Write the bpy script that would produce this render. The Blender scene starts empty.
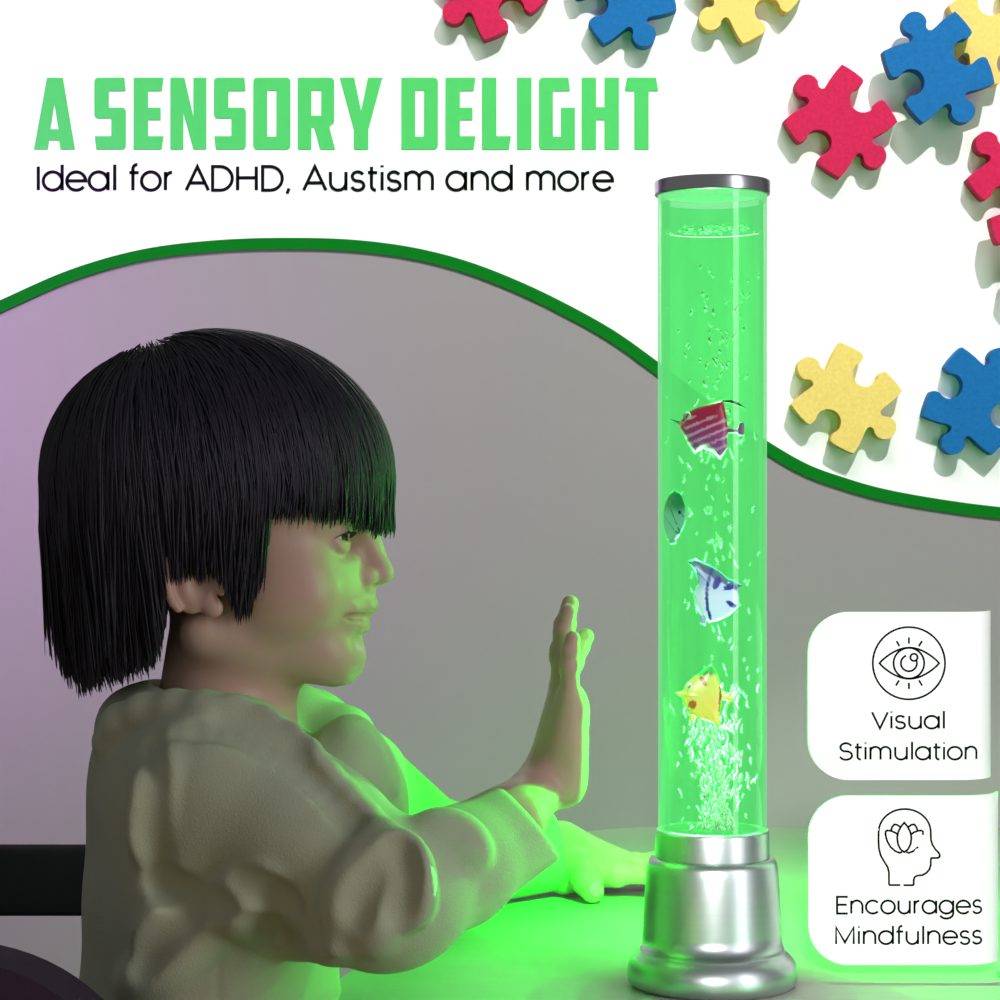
import bpy, bmesh, math, random
import numpy as np
from mathutils import Vector, Matrix

random.seed(7)
RNG = np.random.default_rng(11)
SC = bpy.context.scene
COL = SC.collection
F_PX = 2400.0            # focal length in pixels for a 1000 px frame
EYE = 0.997              # camera height
DM = 1.345                    # distance of the child's mid plane
TABLE = 0.72             # table top height
PI = math.pi

def W(px, py, d):
    """world point seen at (px, py) when it stands d metres away"""
    return np.array([(px - 500.0) / F_PX * d, d, EYE - (py - 500.0) / F_PX * d])

# ------------------------------------------------------------------ materials
def mat(name, color, rough=0.5, metal=0.0, var=0.0, vscale=20.0, bump=0.0, bscale=200.0, spec=0.5, sss=0.0, stretch=None):
    m = bpy.data.materials.new(name); m.use_nodes = True
    nt = m.node_tree; b = nt.nodes['Principled BSDF']
    b.inputs['Base Color'].default_value = (*color, 1)
    b.inputs['Roughness'].default_value = rough
    b.inputs['Metallic'].default_value = metal
    b.inputs['Specular IOR Level'].default_value = spec
    if sss:
        b.inputs['Subsurface Weight'].default_value = sss
        b.inputs['Subsurface Radius'].default_value = (0.008, 0.004, 0.002)
        b.inputs['Subsurface Scale'].default_value = 0.6
    tc = nt.nodes.new('ShaderNodeTexCoord'); mp = nt.nodes.new('ShaderNodeMapping')
    nt.links.new(tc.outputs['Object'], mp.inputs['Vector'])
    if stretch: mp.inputs['Scale'].default_value = stretch
    if var:
        n = nt.nodes.new('ShaderNodeTexNoise'); n.inputs['Scale'].default_value = vscale
        n.inputs['Detail'].default_value = 6
        nt.links.new(mp.outputs['Vector'], n.inputs['Vector'])
        mx = nt.nodes.new('ShaderNodeMix'); mx.data_type = 'RGBA'
        mx.inputs[6].default_value = (*[c * (1 - var) for c in color], 1)
        mx.inputs[7].default_value = (*[min(1, c * (1 + var)) for c in color], 1)
        nt.links.new(n.outputs['Fac'], mx.inputs[0])
        nt.links.new(mx.outputs[2], b.inputs['Base Color'])
    if bump:
        n2 = nt.nodes.new('ShaderNodeTexNoise'); n2.inputs['Scale'].default_value = bscale
        n2.inputs['Detail'].default_value = 4
        nt.links.new(mp.outputs['Vector'], n2.inputs['Vector'])
        bp = nt.nodes.new('ShaderNodeBump'); bp.inputs['Strength'].default_value = bump
        bp.inputs['Distance'].default_value = 0.002
        nt.links.new(n2.outputs['Fac'], bp.inputs['Height'])
        nt.links.new(bp.outputs['Normal'], b.inputs['Normal'])
    return m

def attr_mat(name, attr, rough=0.4, bump=0.0, bscale=300, sss=0.0, spec=0.5):
    """colours come from a colour attribute that holds the thing's own colouring"""
    m = mat(name, (0.5, 0.5, 0.5), rough, 0, 0, 1, bump, bscale, spec, sss)
    nt = m.node_tree
    a = nt.nodes.new('ShaderNodeAttribute'); a.attribute_name = attr
    nt.links.new(a.outputs['Color'], nt.nodes['Principled BSDF'].inputs['Base Color'])
    return m

M = {}
M['wall'] = mat('mauve_plaster', (0.268, 0.240, 0.255), 0.9, var=0.03, vscale=3, bump=0.05, bscale=120)
M['floor'] = mat('dark_floor', (0.10, 0.09, 0.09), 0.6, var=0.15, vscale=4)
M['board'] = mat('white_board', (0.90, 0.90, 0.90), 0.6, var=0.004, vscale=6)
M['border'] = mat('green_border', (0.002, 0.155, 0.010), 0.8, spec=0.05)
M['headline'] = mat('headline_green', (0.078, 0.52, 0.132), 0.8, spec=0.05)
M['ink'] = mat('black_ink', (0.004, 0.004, 0.006), 0.9, spec=0.1)
M['card'] = mat('white_card', (0.88, 0.88, 0.88), 0.6)
M['table'] = mat('painted_wood', (0.40, 0.40, 0.36), 0.42, var=0.10, vscale=26, bump=0.06, bscale=60, stretch=(1, 9, 1))
M['tedge'] = M['table']
M['silver'] = mat('brushed_aluminium', (0.54, 0.60, 0.59), 0.38, 1.0, var=0.06, vscale=30, stretch=(1, 1, 14))
M['silvercap'] = mat('brushed_cap', (0.58, 0.60, 0.60), 0.28, 1.0, var=0.05, vscale=30)
M['hoodie'] = mat('cotton_fleece', (0.48, 0.52, 0.35), 0.92, var=0.06, vscale=60, bump=0.25, bscale=900, spec=0.15)
M['hair'] = mat('black_hair', (0.022, 0.020, 0.026), 0.42, spec=0.35)
M['darkwood'] = mat('dark_wood', (0.026, 0.019, 0.028), 0.9, spec=0.05, var=0.2, vscale=20, bump=0.1, bscale=80)
M['plum'] = mat('plum_fabric', (0.030, 0.012, 0.032), 0.85, var=0.1, vscale=80, bump=0.2, bscale=500)
M['denim'] = mat('dark_denim', (0.03, 0.04, 0.08), 0.9, var=0.1, vscale=80)
M['shoe'] = mat('shoe_canvas', (0.2, 0.2, 0.22), 0.8)
M['eyewhite'] = attr_mat('eye_surface', 'tint', 0.12)
M['teeth'] = mat('tooth_enamel', (0.75, 0.70, 0.60), 0.25)
M['nail'] = mat('nail_plate', (0.66, 0.46, 0.38), 0.3)
M['pink'] = mat('pink_glitter_foam', (0.53, 0.009, 0.068), 0.7, spec=0.2, var=0.30, vscale=260, bump=0.22, bscale=800)
M['blue'] = mat('blue_glitter_foam', (0.002, 0.125, 0.36), 0.7, spec=0.2, var=0.30, vscale=260, bump=0.22, bscale=800)
M['yellow'] = mat('yellow_glitter_foam', (0.76, 0.57, 0.155), 0.7, spec=0.2, var=0.16, vscale=260, bump=0.22, bscale=800)
M['skin'] = attr_mat('child_skin', 'tint', 0.42, bump=0.05, bscale=900, sss=0.12, spec=0.4)
M['fish'] = attr_mat('painted_plastic', 'tint', 0.3, spec=0.5)

def glow_mat(name, color, strength, leak, leakcol, streak=0.12):
    m = bpy.data.materials.new(name); m.use_nodes = True
    nt = m.node_tree; nt.nodes.clear()
    out = nt.nodes.new('ShaderNodeOutputMaterial'); mx = nt.nodes.new('ShaderNodeMixShader')
    em = nt.nodes.new('ShaderNodeEmission'); tr = nt.nodes.new('ShaderNodeBsdfTransparent')
    tr.inputs['Color'].default_value = (*leakcol, 1)
    em.inputs['Strength'].default_value = strength
    tc = nt.nodes.new('ShaderNodeTexCoord'); mp = nt.nodes.new('ShaderNodeMapping')
    mp.inputs['Scale'].default_value = (60, 60, 9)
    n = nt.nodes.new('ShaderNodeTexNoise'); n.inputs['Scale'].default_value = 1.0; n.inputs['Detail'].default_value = 5
    nt.links.new(tc.outputs['Object'], mp.inputs['Vector']); nt.links.new(mp.outputs['Vector'], n.inputs['Vector'])
    mc = nt.nodes.new('ShaderNodeMix'); mc.data_type = 'RGBA'
    mc.inputs[6].default_value = (*[c * (1 - streak) for c in color], 1)
    mc.inputs[7].default_value = (*[c * (1 + streak) for c in color], 1)
    nt.links.new(n.outputs['Fac'], mc.inputs[0]); nt.links.new(mc.outputs[2], em.inputs['Color'])
    mx.inputs[0].default_value = leak
    nt.links.new(em.outputs[0], mx.inputs[1]); nt.links.new(tr.outputs[0], mx.inputs[2])
    nt.links.new(mx.outputs[0], out.inputs['Surface'])
    return m
M['water'] = glow_mat('glowing_green_water', (0.105, 0.80, 0.175), 1.0, 0.14, (0.12, 0.95, 0.22), 0.30)
M['airgap'] = glow_mat('lit_air_gap', (0.10, 0.72, 0.18), 1.0, 0.2, (0.15, 0.95, 0.25), 0.35)
M['collar'] = glow_mat('lit_collar', (0.24, 0.82, 0.34), 1.0, 0.15, (0.3, 0.95, 0.4), 0.05)

def acrylic_mat(name):
    m = bpy.data.materials.new(name); m.use_nodes = True
    nt = m.node_tree; nt.nodes.clear(); N_ = nt.nodes.new; L_ = nt.links.new
    out = N_('ShaderNodeOutputMaterial'); mx = N_('ShaderNodeMixShader'); m2 = N_('ShaderNodeMixShader')
    tr = N_('ShaderNodeBsdfTransparent'); tr.inputs['Color'].default_value = (0.96, 1, 0.97, 1)
    gl = N_('ShaderNodeBsdfGlossy'); gl.inputs['Roughness'].default_value = 0.05
    em = N_('ShaderNodeEmission'); em.inputs['Color'].default_value = (0.19, 0.84, 0.28, 1)  # rim glow put in as emission, growing towards grazing view
    lw = N_('ShaderNodeLayerWeight'); lw.inputs['Blend'].default_value = 0.5
    pw = N_('ShaderNodeMath'); pw.operation = 'POWER'; pw.inputs[1].default_value = 1.8
    L_(lw.outputs['Facing'], pw.inputs[0])
    fr = N_('ShaderNodeFresnel'); fr.inputs['IOR'].default_value = 1.45
    mn = N_('ShaderNodeMath'); mn.operation = 'MINIMUM'; mn.inputs[1].default_value = 0.12
    ge = N_('ShaderNodeNewGeometry'); inv = N_('ShaderNodeMath'); inv.operation = 'SUBTRACT'; inv.inputs[0].default_value = 1.0
    L_(ge.outputs['Backfacing'], inv.inputs[1])
    ml = N_('ShaderNodeMath'); ml.operation = 'MULTIPLY'
    L_(fr.outputs[0], mn.inputs[0]); L_(mn.outputs[0], ml.inputs[0]); L_(inv.outputs[0], ml.inputs[1])
    L_(pw.outputs[0], m2.inputs[0]); L_(tr.outputs[0], m2.inputs[1]); L_(em.outputs[0], m2.inputs[2])
    L_(ml.outputs[0], mx.inputs[0]); L_(m2.outputs[0], mx.inputs[1]); L_(gl.outputs[0], mx.inputs[2])
    L_(mx.outputs[0], out.inputs['Surface'])
    return m
M['acrylic'] = acrylic_mat('edge_glow_acrylic')
M['bubble'] = mat('bubble_film', (0.30, 0.42, 0.32), 0.2, spec=0.6)

# ------------------------------------------------------------------ object helpers
def link(name, me, m, parent=None, smooth=True):
    o = bpy.data.objects.new(name, me); COL.objects.link(o)
    if m is not None and len(me.materials) == 0: me.materials.append(m)
    if len(me.polygons):
        me.polygons.foreach_set('use_smooth', np.full(len(me.polygons), smooth, dtype=bool))
    if parent is not None:
        o.parent = parent
        o.matrix_parent_inverse = parent.matrix_world.inverted() if False else Matrix.Translation(-parent.location) if parent.rotation_euler.x == 0 and parent.rotation_euler.y == 0 and parent.rotation_euler.z == 0 else parent.matrix_basis.inverted()
    return o

def tag(o, label, cat, group=None):
    o['label'] = label; o['category'] = cat
    if group: o['group'] = group
    return o

def thing(name, loc, label, cat, group=None):
    o = bpy.data.objects.new(name, None); COL.objects.link(o); o.location = Vector(loc)
    o.empty_display_size = 0.05
    return tag(o, label, cat, group)

def mesh_np(name, V, Q, tris=None):
    me = bpy.data.meshes.new(name)
    V = np.asarray(V, dtype=np.float32)
    faces = []
    Q = np.asarray(Q, dtype=np.int32) if len(Q) else np.zeros((0, 4), np.int32)
    T = np.asarray(tris, dtype=np.int32) if tris is not None and len(tris) else np.zeros((0, 3), np.int32)
    me.vertices.add(len(V)); me.vertices.foreach_set('co', V.ravel())
    nl = Q.size + T.size
    me.loops.add(nl); me.loops.foreach_set('vertex_index', np.concatenate([Q.ravel(), T.ravel()]))
    me.polygons.add(len(Q) + len(T))
    ls = np.concatenate([np.arange(len(Q)) * 4, Q.size + np.arange(len(T)) * 3]).astype(np.int32)
    me.polygons.foreach_set('loop_start', ls)
    try:
        lt = np.concatenate([np.full(len(Q), 4), np.full(len(T), 3)]).astype(np.int32)
        me.polygons.foreach_set('loop_total', lt)
    except Exception: pass
    me.update(calc_edges=True); me.validate()
    return me

def from_bm(name, bm):
    bmesh.ops.recalc_face_normals(bm, faces=bm.faces)
    me = bpy.data.meshes.new(name); bm.to_mesh(me); bm.free(); return me

def box_mesh(name, c, h, bev=0.004, rz=0.0, seg=3):
    bm = bmesh.new()
    bmesh.ops.create_cube(bm, size=2.0)
    bmesh.ops.scale(bm, vec=Vector(h), verts=bm.verts)
    if bev: bmesh.ops.bevel(bm, geom=list(bm.edges), offset=bev, segments=seg, profile=0.5, affect='EDGES')
    bmesh.ops.rotate(bm, cent=(0, 0, 0), matrix=Matrix.Rotation(rz, 3, 'Z'), verts=bm.verts)
    bmesh.ops.translate(bm, vec=Vector(c), verts=bm.verts)
    return from_bm(name, bm)

def lathe(name, prof, c, n=96, closed=False):
    """prof: list of (r, z) turned about the vertical axis through c"""
    V = []; Q = []; T = []
    for r, z in prof:
        for k in range(n):
            a = 2 * PI * k / n
            V.append((c[0] + r * math.cos(a), c[1] + r * math.sin(a), z))
    m = len(prof)
    for i in range(m - 1):
        for k in range(n):
            k2 = (k + 1) % n
            Q.append((i * n + k, i * n + k2, (i + 1) * n + k2, (i + 1) * n + k))
    if not closed:
        for i, flip in ((0, True), (m - 1, False)):
            if prof[i][0] > 1e-6:
                V.append((c[0], c[1], prof[i][1])); ci = len(V) - 1
                for k in range(n):
                    k2 = (k + 1) % n
                    T.append((ci, i * n + k2, i * n + k) if flip else (ci, i * n + k, i * n + k2))
    return mesh_np(name, V, Q, T)

def tube_mesh(name, pts, rad, n=12):
    V = []; Q = []; T = []
    pts = [Vector(p) for p in pts]
    rr = rad if isinstance(rad, (list, tuple)) else [rad] * len(pts)
    up = Vector((0.13, 0.21, 0.97)).normalized()
    for i, p in enumerate(pts):
        d = (pts[min(i + 1, len(pts) - 1)] - pts[max(i - 1, 0)]).normalized()
        a = d.cross(up)
        if a.length < 1e-4: a = d.cross(Vector((1, 0, 0)))
        a.normalize(); b = d.cross(a)
        for k in range(n):
            t = 2 * PI * k / n
            V.append(p + (a * math.cos(t) + b * math.sin(t)) * rr[i])
    for i in range(len(pts) - 1):
        for k in range(n):
            k2 = (k + 1) % n
            Q.append((i * n + k, i * n + k2, (i + 1) * n + k2, (i + 1) * n + k))
    for i in (0, len(pts) - 1):
        V.append(pts[i]); ci = len(V) - 1
        for k in range(n): T.append((ci, i * n + k, i * n + (k + 1) % n))
    return mesh_np(name, V, Q, T)

def fill_mesh(name, splines, to_world, thick, out):
    """2-D outlines (with holes by even-odd) -> flat solid of the given thickness; out = outward normal axis vector"""
    cu = bpy.data.curves.new('tmp', 'CURVE'); cu.dimensions = '2D'; cu.fill_mode = 'BOTH'
    S = 0.01
    for pts in splines:
        sp = cu.splines.new('POLY'); sp.points.add(len(pts) - 1); sp.use_cyclic_u = True
        for q, p in zip(sp.points, pts): q.co = (p[0] * S, p[1] * S, 0, 1)
    cu.extrude = 0.5
    o = bpy.data.objects.new('tmp', cu); COL.objects.link(o)
    dg = bpy.context.evaluated_depsgraph_get(); dg.update()
    me = bpy.data.meshes.new_from_object(o.evaluated_get(dg)); me.name = name
    bpy.data.objects.remove(o); bpy.data.curves.remove(cu)
    out = Vector(out)
    for v in me.vertices:
        p = Vector(to_world(v.co.x / S, v.co.y / S))
        v.co = p + out * (thick * (v.co.z + 0.5))
    bm = bmesh.new(); bm.from_mesh(me); bmesh.ops.remove_doubles(bm, verts=bm.verts, dist=1e-6)
    bmesh.ops.recalc_face_normals(bm, faces=bm.faces); bm.to_mesh(me); bm.free()
    return me

def rounded(pts, rads, n=5):
    """polygon with rounded corners"""
    out = []; m = len(pts)
    for i, p in enumerate(pts):
        r = rads[i] if isinstance(rads, (list, tuple)) else rads
        p = np.array(p, float)
        if r <= 0: out.append(tuple(p)); continue
        a = np.array(pts[i - 1], float) - p; b = np.array(pts[(i + 1) % m], float) - p
        la, lb = np.linalg.norm(a), np.linalg.norm(b)
        r = min(r, la * 0.49, lb * 0.49)
        p0 = p + a / la * r; p1 = p + b / lb * r
        for k in range(n + 1):
            t = k / n
            out.append(tuple((1 - t) ** 2 * p0 + 2 * t * (1 - t) * p + t * t * p1))
    return out

def ribbons(name, strokes, width, to_world, thick, out):
    """monoline strokes [(points, closed)] -> thin raised strips"""
    V = []; Q = []
    out = np.array(out, float)
    for pts, closed in strokes:
        P = np.array(pts, float)
        n = len(P)
        base = len(V)
        for i in range(n):
            if closed: a, b = P[i - 1], P[(i + 1) % n]
            else: a, b = P[max(i - 1, 0)], P[min(i + 1, n - 1)]
            d1 = P[i] - a; d2 = b - P[i]
            l1, l2 = np.linalg.norm(d1), np.linalg.norm(d2)
            if l1 < 1e-9: d1 = d2; l1 = l2
            if l2 < 1e-9: d2 = d1; l2 = l1
            d1 = d1 / l1; d2 = d2 / l2
            t = d1 + d2
            if np.linalg.norm(t) < 0.3: t = d1 + 0.3 * d2
            t /= np.linalg.norm(t)
            nrm = np.array([-t[1], t[0]])
            k = 1 / max(0.45, abs(np.dot(nrm, np.array([-d1[1], d1[0]]))))
            for s in (1, -1):
                q = P[i] + nrm * s * width / 2 * k
                w = np.array(to_world(q[0], q[1]))
                V.append(w); V.append(w + out * thick)
        m = n if closed else n - 1
        for i in range(m):
            a = base + 4 * i; b = base + 4 * ((i + 1) % n)
            # per point: 0 left-back, 1 left-front, 2 right-back, 3 right-front
            Q += [(a + 1, a + 3, b + 3, b + 1), (a, a + 1, b + 1, b), (a + 3, a + 2, b + 2, b + 3)]
        if not closed:
            a = base; b = base + 4 * (n - 1)
            Q += [(a, a + 2, a + 3, a + 1), (b, b + 1, b + 3, b + 2)]
    me = mesh_np(name, V, Q)
    bm = bmesh.new(); bm.from_mesh(me); bmesh.ops.recalc_face_normals(bm, faces=bm.faces); bm.to_mesh(me); bm.free()
    return me

# ------------------------------------------------------------------ room
D_WALL = 2.60
o = link('wall_back', box_mesh('wall_back', (0, D_WALL + 0.05, 1.4), (2.4, 0.05, 1.4), 0), M['wall'], smooth=False); o['kind'] = 'structure'
o = link('floor', box_mesh('floor', (0, 1.2, -0.03), (2.4, 1.45, 0.03), 0), M['floor'], smooth=False); o['kind'] = 'structure'
o = link('baseboard_back', box_mesh('baseboard_back', (0, D_WALL - 0.008, 0.05), (2.4, 0.008, 0.05), 0.002), M['darkwood'], smooth=False); o['kind'] = 'structure'

# ------------------------------------------------------------------ white wall panel with the wavy green edge
D_B = D_WALL - 0.0022      # front face of the panel
wave = [(-200, 408), (-120, 360), (-60, 328), (0, 300.5), (70, 270), (140, 250), (215, 240.5), (294, 238), (360, 240.5), (420, 249), (472, 263), (525, 284),
        (572, 307), (616, 332), (658, 362), (713, 404), (767, 441), (808, 464.5), (845, 478), (880, 488), (942, 499.5), (1000, 507), (1080, 513), (1200, 517)]
def smooth_curve(pts, n):
    P = np.array(pts, float); X = np.linspace(P[0, 0], P[-1, 0], n)
    # cubic hermite through the points
    dx = np.diff(P[:, 0]); s = np.diff(P[:, 1]) / dx
    m = np.concatenate([[s[0]], (s[:-1] + s[1:]) / 2, [s[-1]]])
    i = np.clip(np.searchsorted(P[:, 0], X, side='right') - 1, 0, len(dx) - 1)
    h = dx[i]; t = (X - P[i, 0]) / h
    Y = ((2*t**3-3*t**2+1)*P[i,1] + (t**3-2*t**2+t)*h*m[i] + (-2*t**3+3*t**2)*P[i+1,1] + (t**3-t**2)*h*m[i+1])
    return X, Y
wx, wy = smooth_curve(wave, 240)
slope = np.gradient(wy, wx); bw = 12.2 * np.sqrt(1 + slope ** 2) * 0.96
def onwall(d):
    return lambda u, v: W(u, v, d)
panel = thing('wall_panel', W(500, 60, D_WALL), 'white wall panel with a wavy green lower edge and large green headline', 'wall panel')
V = []; Q = []
n = len(wx)
for i in range(n):
    for y in (-220, wy[i]):
        V.append(W(wx[i], y, D_WALL)); f = V[-1].copy(); f[1] = D_B; V.append(f)
for i in range(n - 1):
    a, b = 4 * i, 4 * (i + 1)
    Q += [(a + 1, a + 3, b + 3, b + 1), (a, b, b + 2, a + 2), (a, a + 1, b + 1, b), (a + 2, b + 2, b + 3, a + 3)]
Q += [(0, 2, 3, 1), (4*n-4, 4*n-3, 4*n-1, 4*n-2)]
link('backing_sheet', mesh_np('backing_sheet', V, Q), M['board'], panel, smooth=False)
V = []; Q = []
for i in range(n):
    for y in (wy[i], wy[i] + bw[i]):
        V.append(W(wx[i], y, D_WALL)); f = V[-1].copy(); f[1] = D_B - 0.0004; V.append(f)
for i in range(n - 1):
    a, b = 4 * i, 4 * (i + 1)
    Q += [(a + 1, a + 3, b + 3, b + 1), (a, b, b + 2, a + 2), (a, a + 1, b + 1, b), (a + 2, b + 2, b + 3, a + 3)]
Q += [(0, 2, 3, 1), (4*n-4, 4*n-3, 4*n-1, 4*n-2)]
o = link('border_strip', mesh_np('border_strip', V, Q), M['border'], panel, smooth=False); o['label'] = 'dark green wavy border strip'

# headline: condensed capitals, drawn letter by letter in a 72-high box
H = 72.0; s = 14.5; r = 4.5
def shift(polys, x): return [[(px + x, py) for px, py in p] for p in polys]
G = {}
G['A'] = lambda w: [[(0, 0), (13, H), (29, H), (w, 0), (w - 14.6, 0), (w - 15.8, 9), (15.2, 9), (14, 0)], [(16.6, 20.5), (24.6, 20.5), (20.6, 46)]]
G['S'] = lambda w: [rounded([(0, 13.5 + 31 - 13.5 + 0), (0, H), (w - 1.5, H), (w - 0.2, 58.5), (s, 58.5), (s, 42), (w, 42), (w, 0), (2, 0), (0.4, 13.5), (w - s, 13.5), (w - s, 31)],
                            [r, r, 0, 0, 1, 1, r, r, 0, 0, 1, 1])]
G['E'] = lambda w: [[(0, 0), (0, H), (w, H), (w - 1.8, 58.5), (s, 58.5), (s, 42), (w - 3, 42), (w - 3, 29.5), (s, 29.5), (s, 13.5), (w, 13.5), (w - 2, 0)]]
G['N'] = lambda w: [[(0, 0), (0, H), (14, H), (w - 13, 33), (w - 13, H), (w, H), (w, 0), (w - 13, 0), (13, 37), (13, 0)]]
G['O'] = lambda w: [rounded([(0, 0), (0, H), (w, H), (w, 0)], r), rounded([(s - 0.6, 13), (w - s + 0.6, 13), (w - s + 0.6, 59), (s - 0.6, 59)], 1)]
G['R'] = lambda w: [rounded([(0, 0), (0, H), (w - 1, H), (w - 1, 26), (w - 6, 23), (w, 0), (w - 15, 0), (w - 21, 22), (13.5, 22), (13.5, 0)], [0, 0, r, r, 2, 0, 0, 1, 0, 0]),
                    [(13.5, 34), (w - 14, 34), (w - 14, 59), (13.5, 59)]]
G['Y'] = lambda w: [[(0, H), (14.5, H), (w / 2, 39), (w - 14.5, H), (w, H), (w / 2 + 7.3, 20), (w / 2 + 7.3, 0), (w / 2 - 7.3, 0), (w / 2 - 7.3, 20)]]
G['D'] = lambda w: [rounded([(0, 0), (0, H), (w, H), (w, 0)], [0, 0, 5, 5]), rounded([(s - 0.6, 13), (w - s + 0.6, 13), (w - s + 0.6, 59), (s - 0.6, 59)], 0.8)]
G['L'] = lambda w: [[(0, 0), (0, H), (s, H), (s, 13.5), (w, 13.5), (w - 2, 0)]]
G['I'] = lambda w: [[(0, 0), (0, H), (w, H), (w, 0)]]
G['G'] = lambda w: [rounded([(0, 0), (0, H), (w - 6.5, H), (w - 5, 58.5), (s - .5, 58.5), (s - .5, 13), (w - s + 1.5, 13), (w - s + 1.5, 31), (w - s + 1, 42), (w, 42), (w, 0)][:0] or
                            [(0, 0), (0, H), (w - 6.5, H), (w - 5, 58.5), (s - .5, 58.5), (s - .5, 13), (w - 14, 13), (w - 14, 42), (w, 42), (w, 0)], [r, r, 0, 0, 1, 1, 0, 0, 0, 0])]
G['H'] = lambda w: [[(0, 0), (0, H), (s, H), (s, 42.5), (w - s, 42.5), (w - s, H), (w, H), (w, 0), (w - s, 0), (w - s, 29.5), (s, 29.5), (s, 0)]]
G['T'] = lambda w: [[(2.2, H), (w - 2.2, H), (w, 58.5), (w / 2 + 7.2, 58.5), (w / 2 + 7.2, 0), (w / 2 - 7.2, 0), (w / 2 - 7.2, 58.5), (0, 58.5)]]
spans = [('A', 34, 75.2), ('S', 94.5, 126), ('E', 133.7, 163.8), ('N', 170.5, 206.5), ('S', 214, 246), ('O', 253.4, 290.5), ('R', 297.9, 335.3), ('Y', 339.8, 382.5),
         ('D', 401.4, 438), ('E', 445.5, 475.6), ('L', 482, 511), ('I', 517, 531.6), ('G', 539, 575), ('H', 581.6, 619), ('T', 624.7, 658.3)]
splines = []
for ch, a, b in spans: splines += shift(G[ch](b - a), a)
o = link('headline_lettering', fill_mesh('headline_lettering', splines, lambda u, v: W(u, 149.7 - v, D_B), 0.0008, (0, -1, 0)), M['headline'], panel, smooth=False)
o['label'] = 'bold green condensed capitals reading A SENSORY DELIGHT'

# a light geometric sans drawn as monoline strokes; cap height .70, x height .55
def arc(cx, cy, rx, ry, a0, a1, n=18):
    return [(cx + rx * math.cos(math.radians(a0 + (a1 - a0) * k / n)), cy + ry * math.sin(math.radians(a0 + (a1 - a0) * k / n))) for k in range(n + 1)]
CAP, XH, ASC = 0.665, 0.515, 0.72
R0 = XH / 2
circ = lambda cx: (arc(cx, R0, 0.262, R0, 0, 360, 28)[:-1], True)
def ln(*p): return (list(p), False)
FONT = {
 'I': (0.16, [ln((0.08, 0), (0.08, CAP))]),
 'A': (0.66, [ln((0.02, 0), (0.33, CAP), (0.64, 0)), ln((0.125, 0.205), (0.535, 0.205))]),
 'D': (0.66, [([(0.06, 0), (0.06, CAP), (0.26, CAP)] + arc(0.27, CAP / 2, 0.335, CAP / 2, 88, -88, 20) + [(0.26, 0)], True)]),
 'H': (0.66, [ln((0.06, 0), (0.06, CAP)), ln((0.58, 0), (0.58, CAP)), ln((0.06, 0.35), (0.58, 0.35))]),
 'V': (0.62, [ln((0.02, CAP), (0.31, 0), (0.60, CAP))]),
 'E': (0.50, [ln((0.47, CAP), (0.06, CAP), (0.06, 0), (0.47, 0)), ln((0.06, 0.35), (0.43, 0.35))]),
 'M': (0.80, [ln((0.06, 0), (0.06, CAP), (0.39, 0.06), (0.72, CAP), (0.72, 0))]),
 'S': (0.55, [ln(*(arc(0.275, 0.495, 0.205, 0.17, 20, 250, 18) + arc(0.275, 0.165, 0.225, 0.175, 70, -165, 18)))]),
 'a': (0.62, [circ(0.285), ln((0.548, 0), (0.548, XH))]),
 'd': (0.62, [circ(0.285), ln((0.548, 0), (0.548, ASC))]),
 'e': (0.585, [ln(*([(0.03, R0 + 0.005)] + [(0.545, R0 + 0.005)] + arc(0.285, R0, 0.262, R0, 4, 322, 26)))]),
 'l': (0.16, [ln((0.08, 0), (0.08, ASC))]),
 'i': (0.16, [ln((0.08, 0), (0.08, XH)), ln((0.08, 0.645), (0.08, 0.70))]),
 'f': (0.30, [ln(*([(0.12, 0), (0.12, 0.58)] + arc(0.235, 0.60, 0.115, 0.12, 175, 85, 8))), ln((0.02, XH - 0.02), (0.28, XH - 0.02))]),
 'o': (0.585, [circ(0.285)]),
 'r': (0.32, [ln((0.07, 0), (0.07, XH)), ln(*(arc(0.27, XH - 0.20, 0.20, 0.19, 180, 95, 10)))]),
 'u': (0.58, [ln(*([(0.07, XH), (0.07, 0.215)] + arc(0.285, 0.215, 0.215, 0.215, 180, 360, 18) + [(0.50, XH)])), ln((0.50, 0), (0.50, 0.25))]),
 'n': (0.58, [ln(*([(0.50, 0), (0.50, 0.30)] + arc(0.285, 0.30, 0.215, 0.215, 0, 180, 18) + [(0.07, 0.2)])), ln((0.07, 0), (0.07, XH))]),
 'm': (0.88, [ln((0.07, 0), (0.07, XH)), ln(*([(0.44, 0), (0.44, 0.32)] + arc(0.255, 0.33, 0.185, 0.185, 0, 180, 16) + [(0.07, 0.25)])),
              ln(*([(0.81, 0), (0.81, 0.32)] + arc(0.625, 0.33, 0.185, 0.185, 0, 180, 16)))]),
 's': (0.44, [ln(*(arc(0.215, 0.385, 0.155, 0.13, 25, 250, 14) + arc(0.215, 0.13, 0.17, 0.132, 68, -165, 14)))]),
 't': (0.30, [ln(*([(0.12, 0.66), (0.12, 0.12)] + arc(0.235, 0.12, 0.115, 0.118, 185, 275, 8))), ln((0.02, XH - 0.02), (0.28, XH - 0.02))]),
 'c': (0.55, [ln(*arc(0.285, R0, 0.262, R0, 42, 318, 24))]),
 'g': (0.62, [circ(0.285), ln(*([(0.548, XH), (0.548, 0.02)] + arc(0.285, 0.01, 0.262, 0.21, 0, -155, 16)))]),
 ',': (0.18, [ln((0.10, 0.05), (0.04, -0.10))]),
 ' ': (0.235, []),
}
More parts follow.
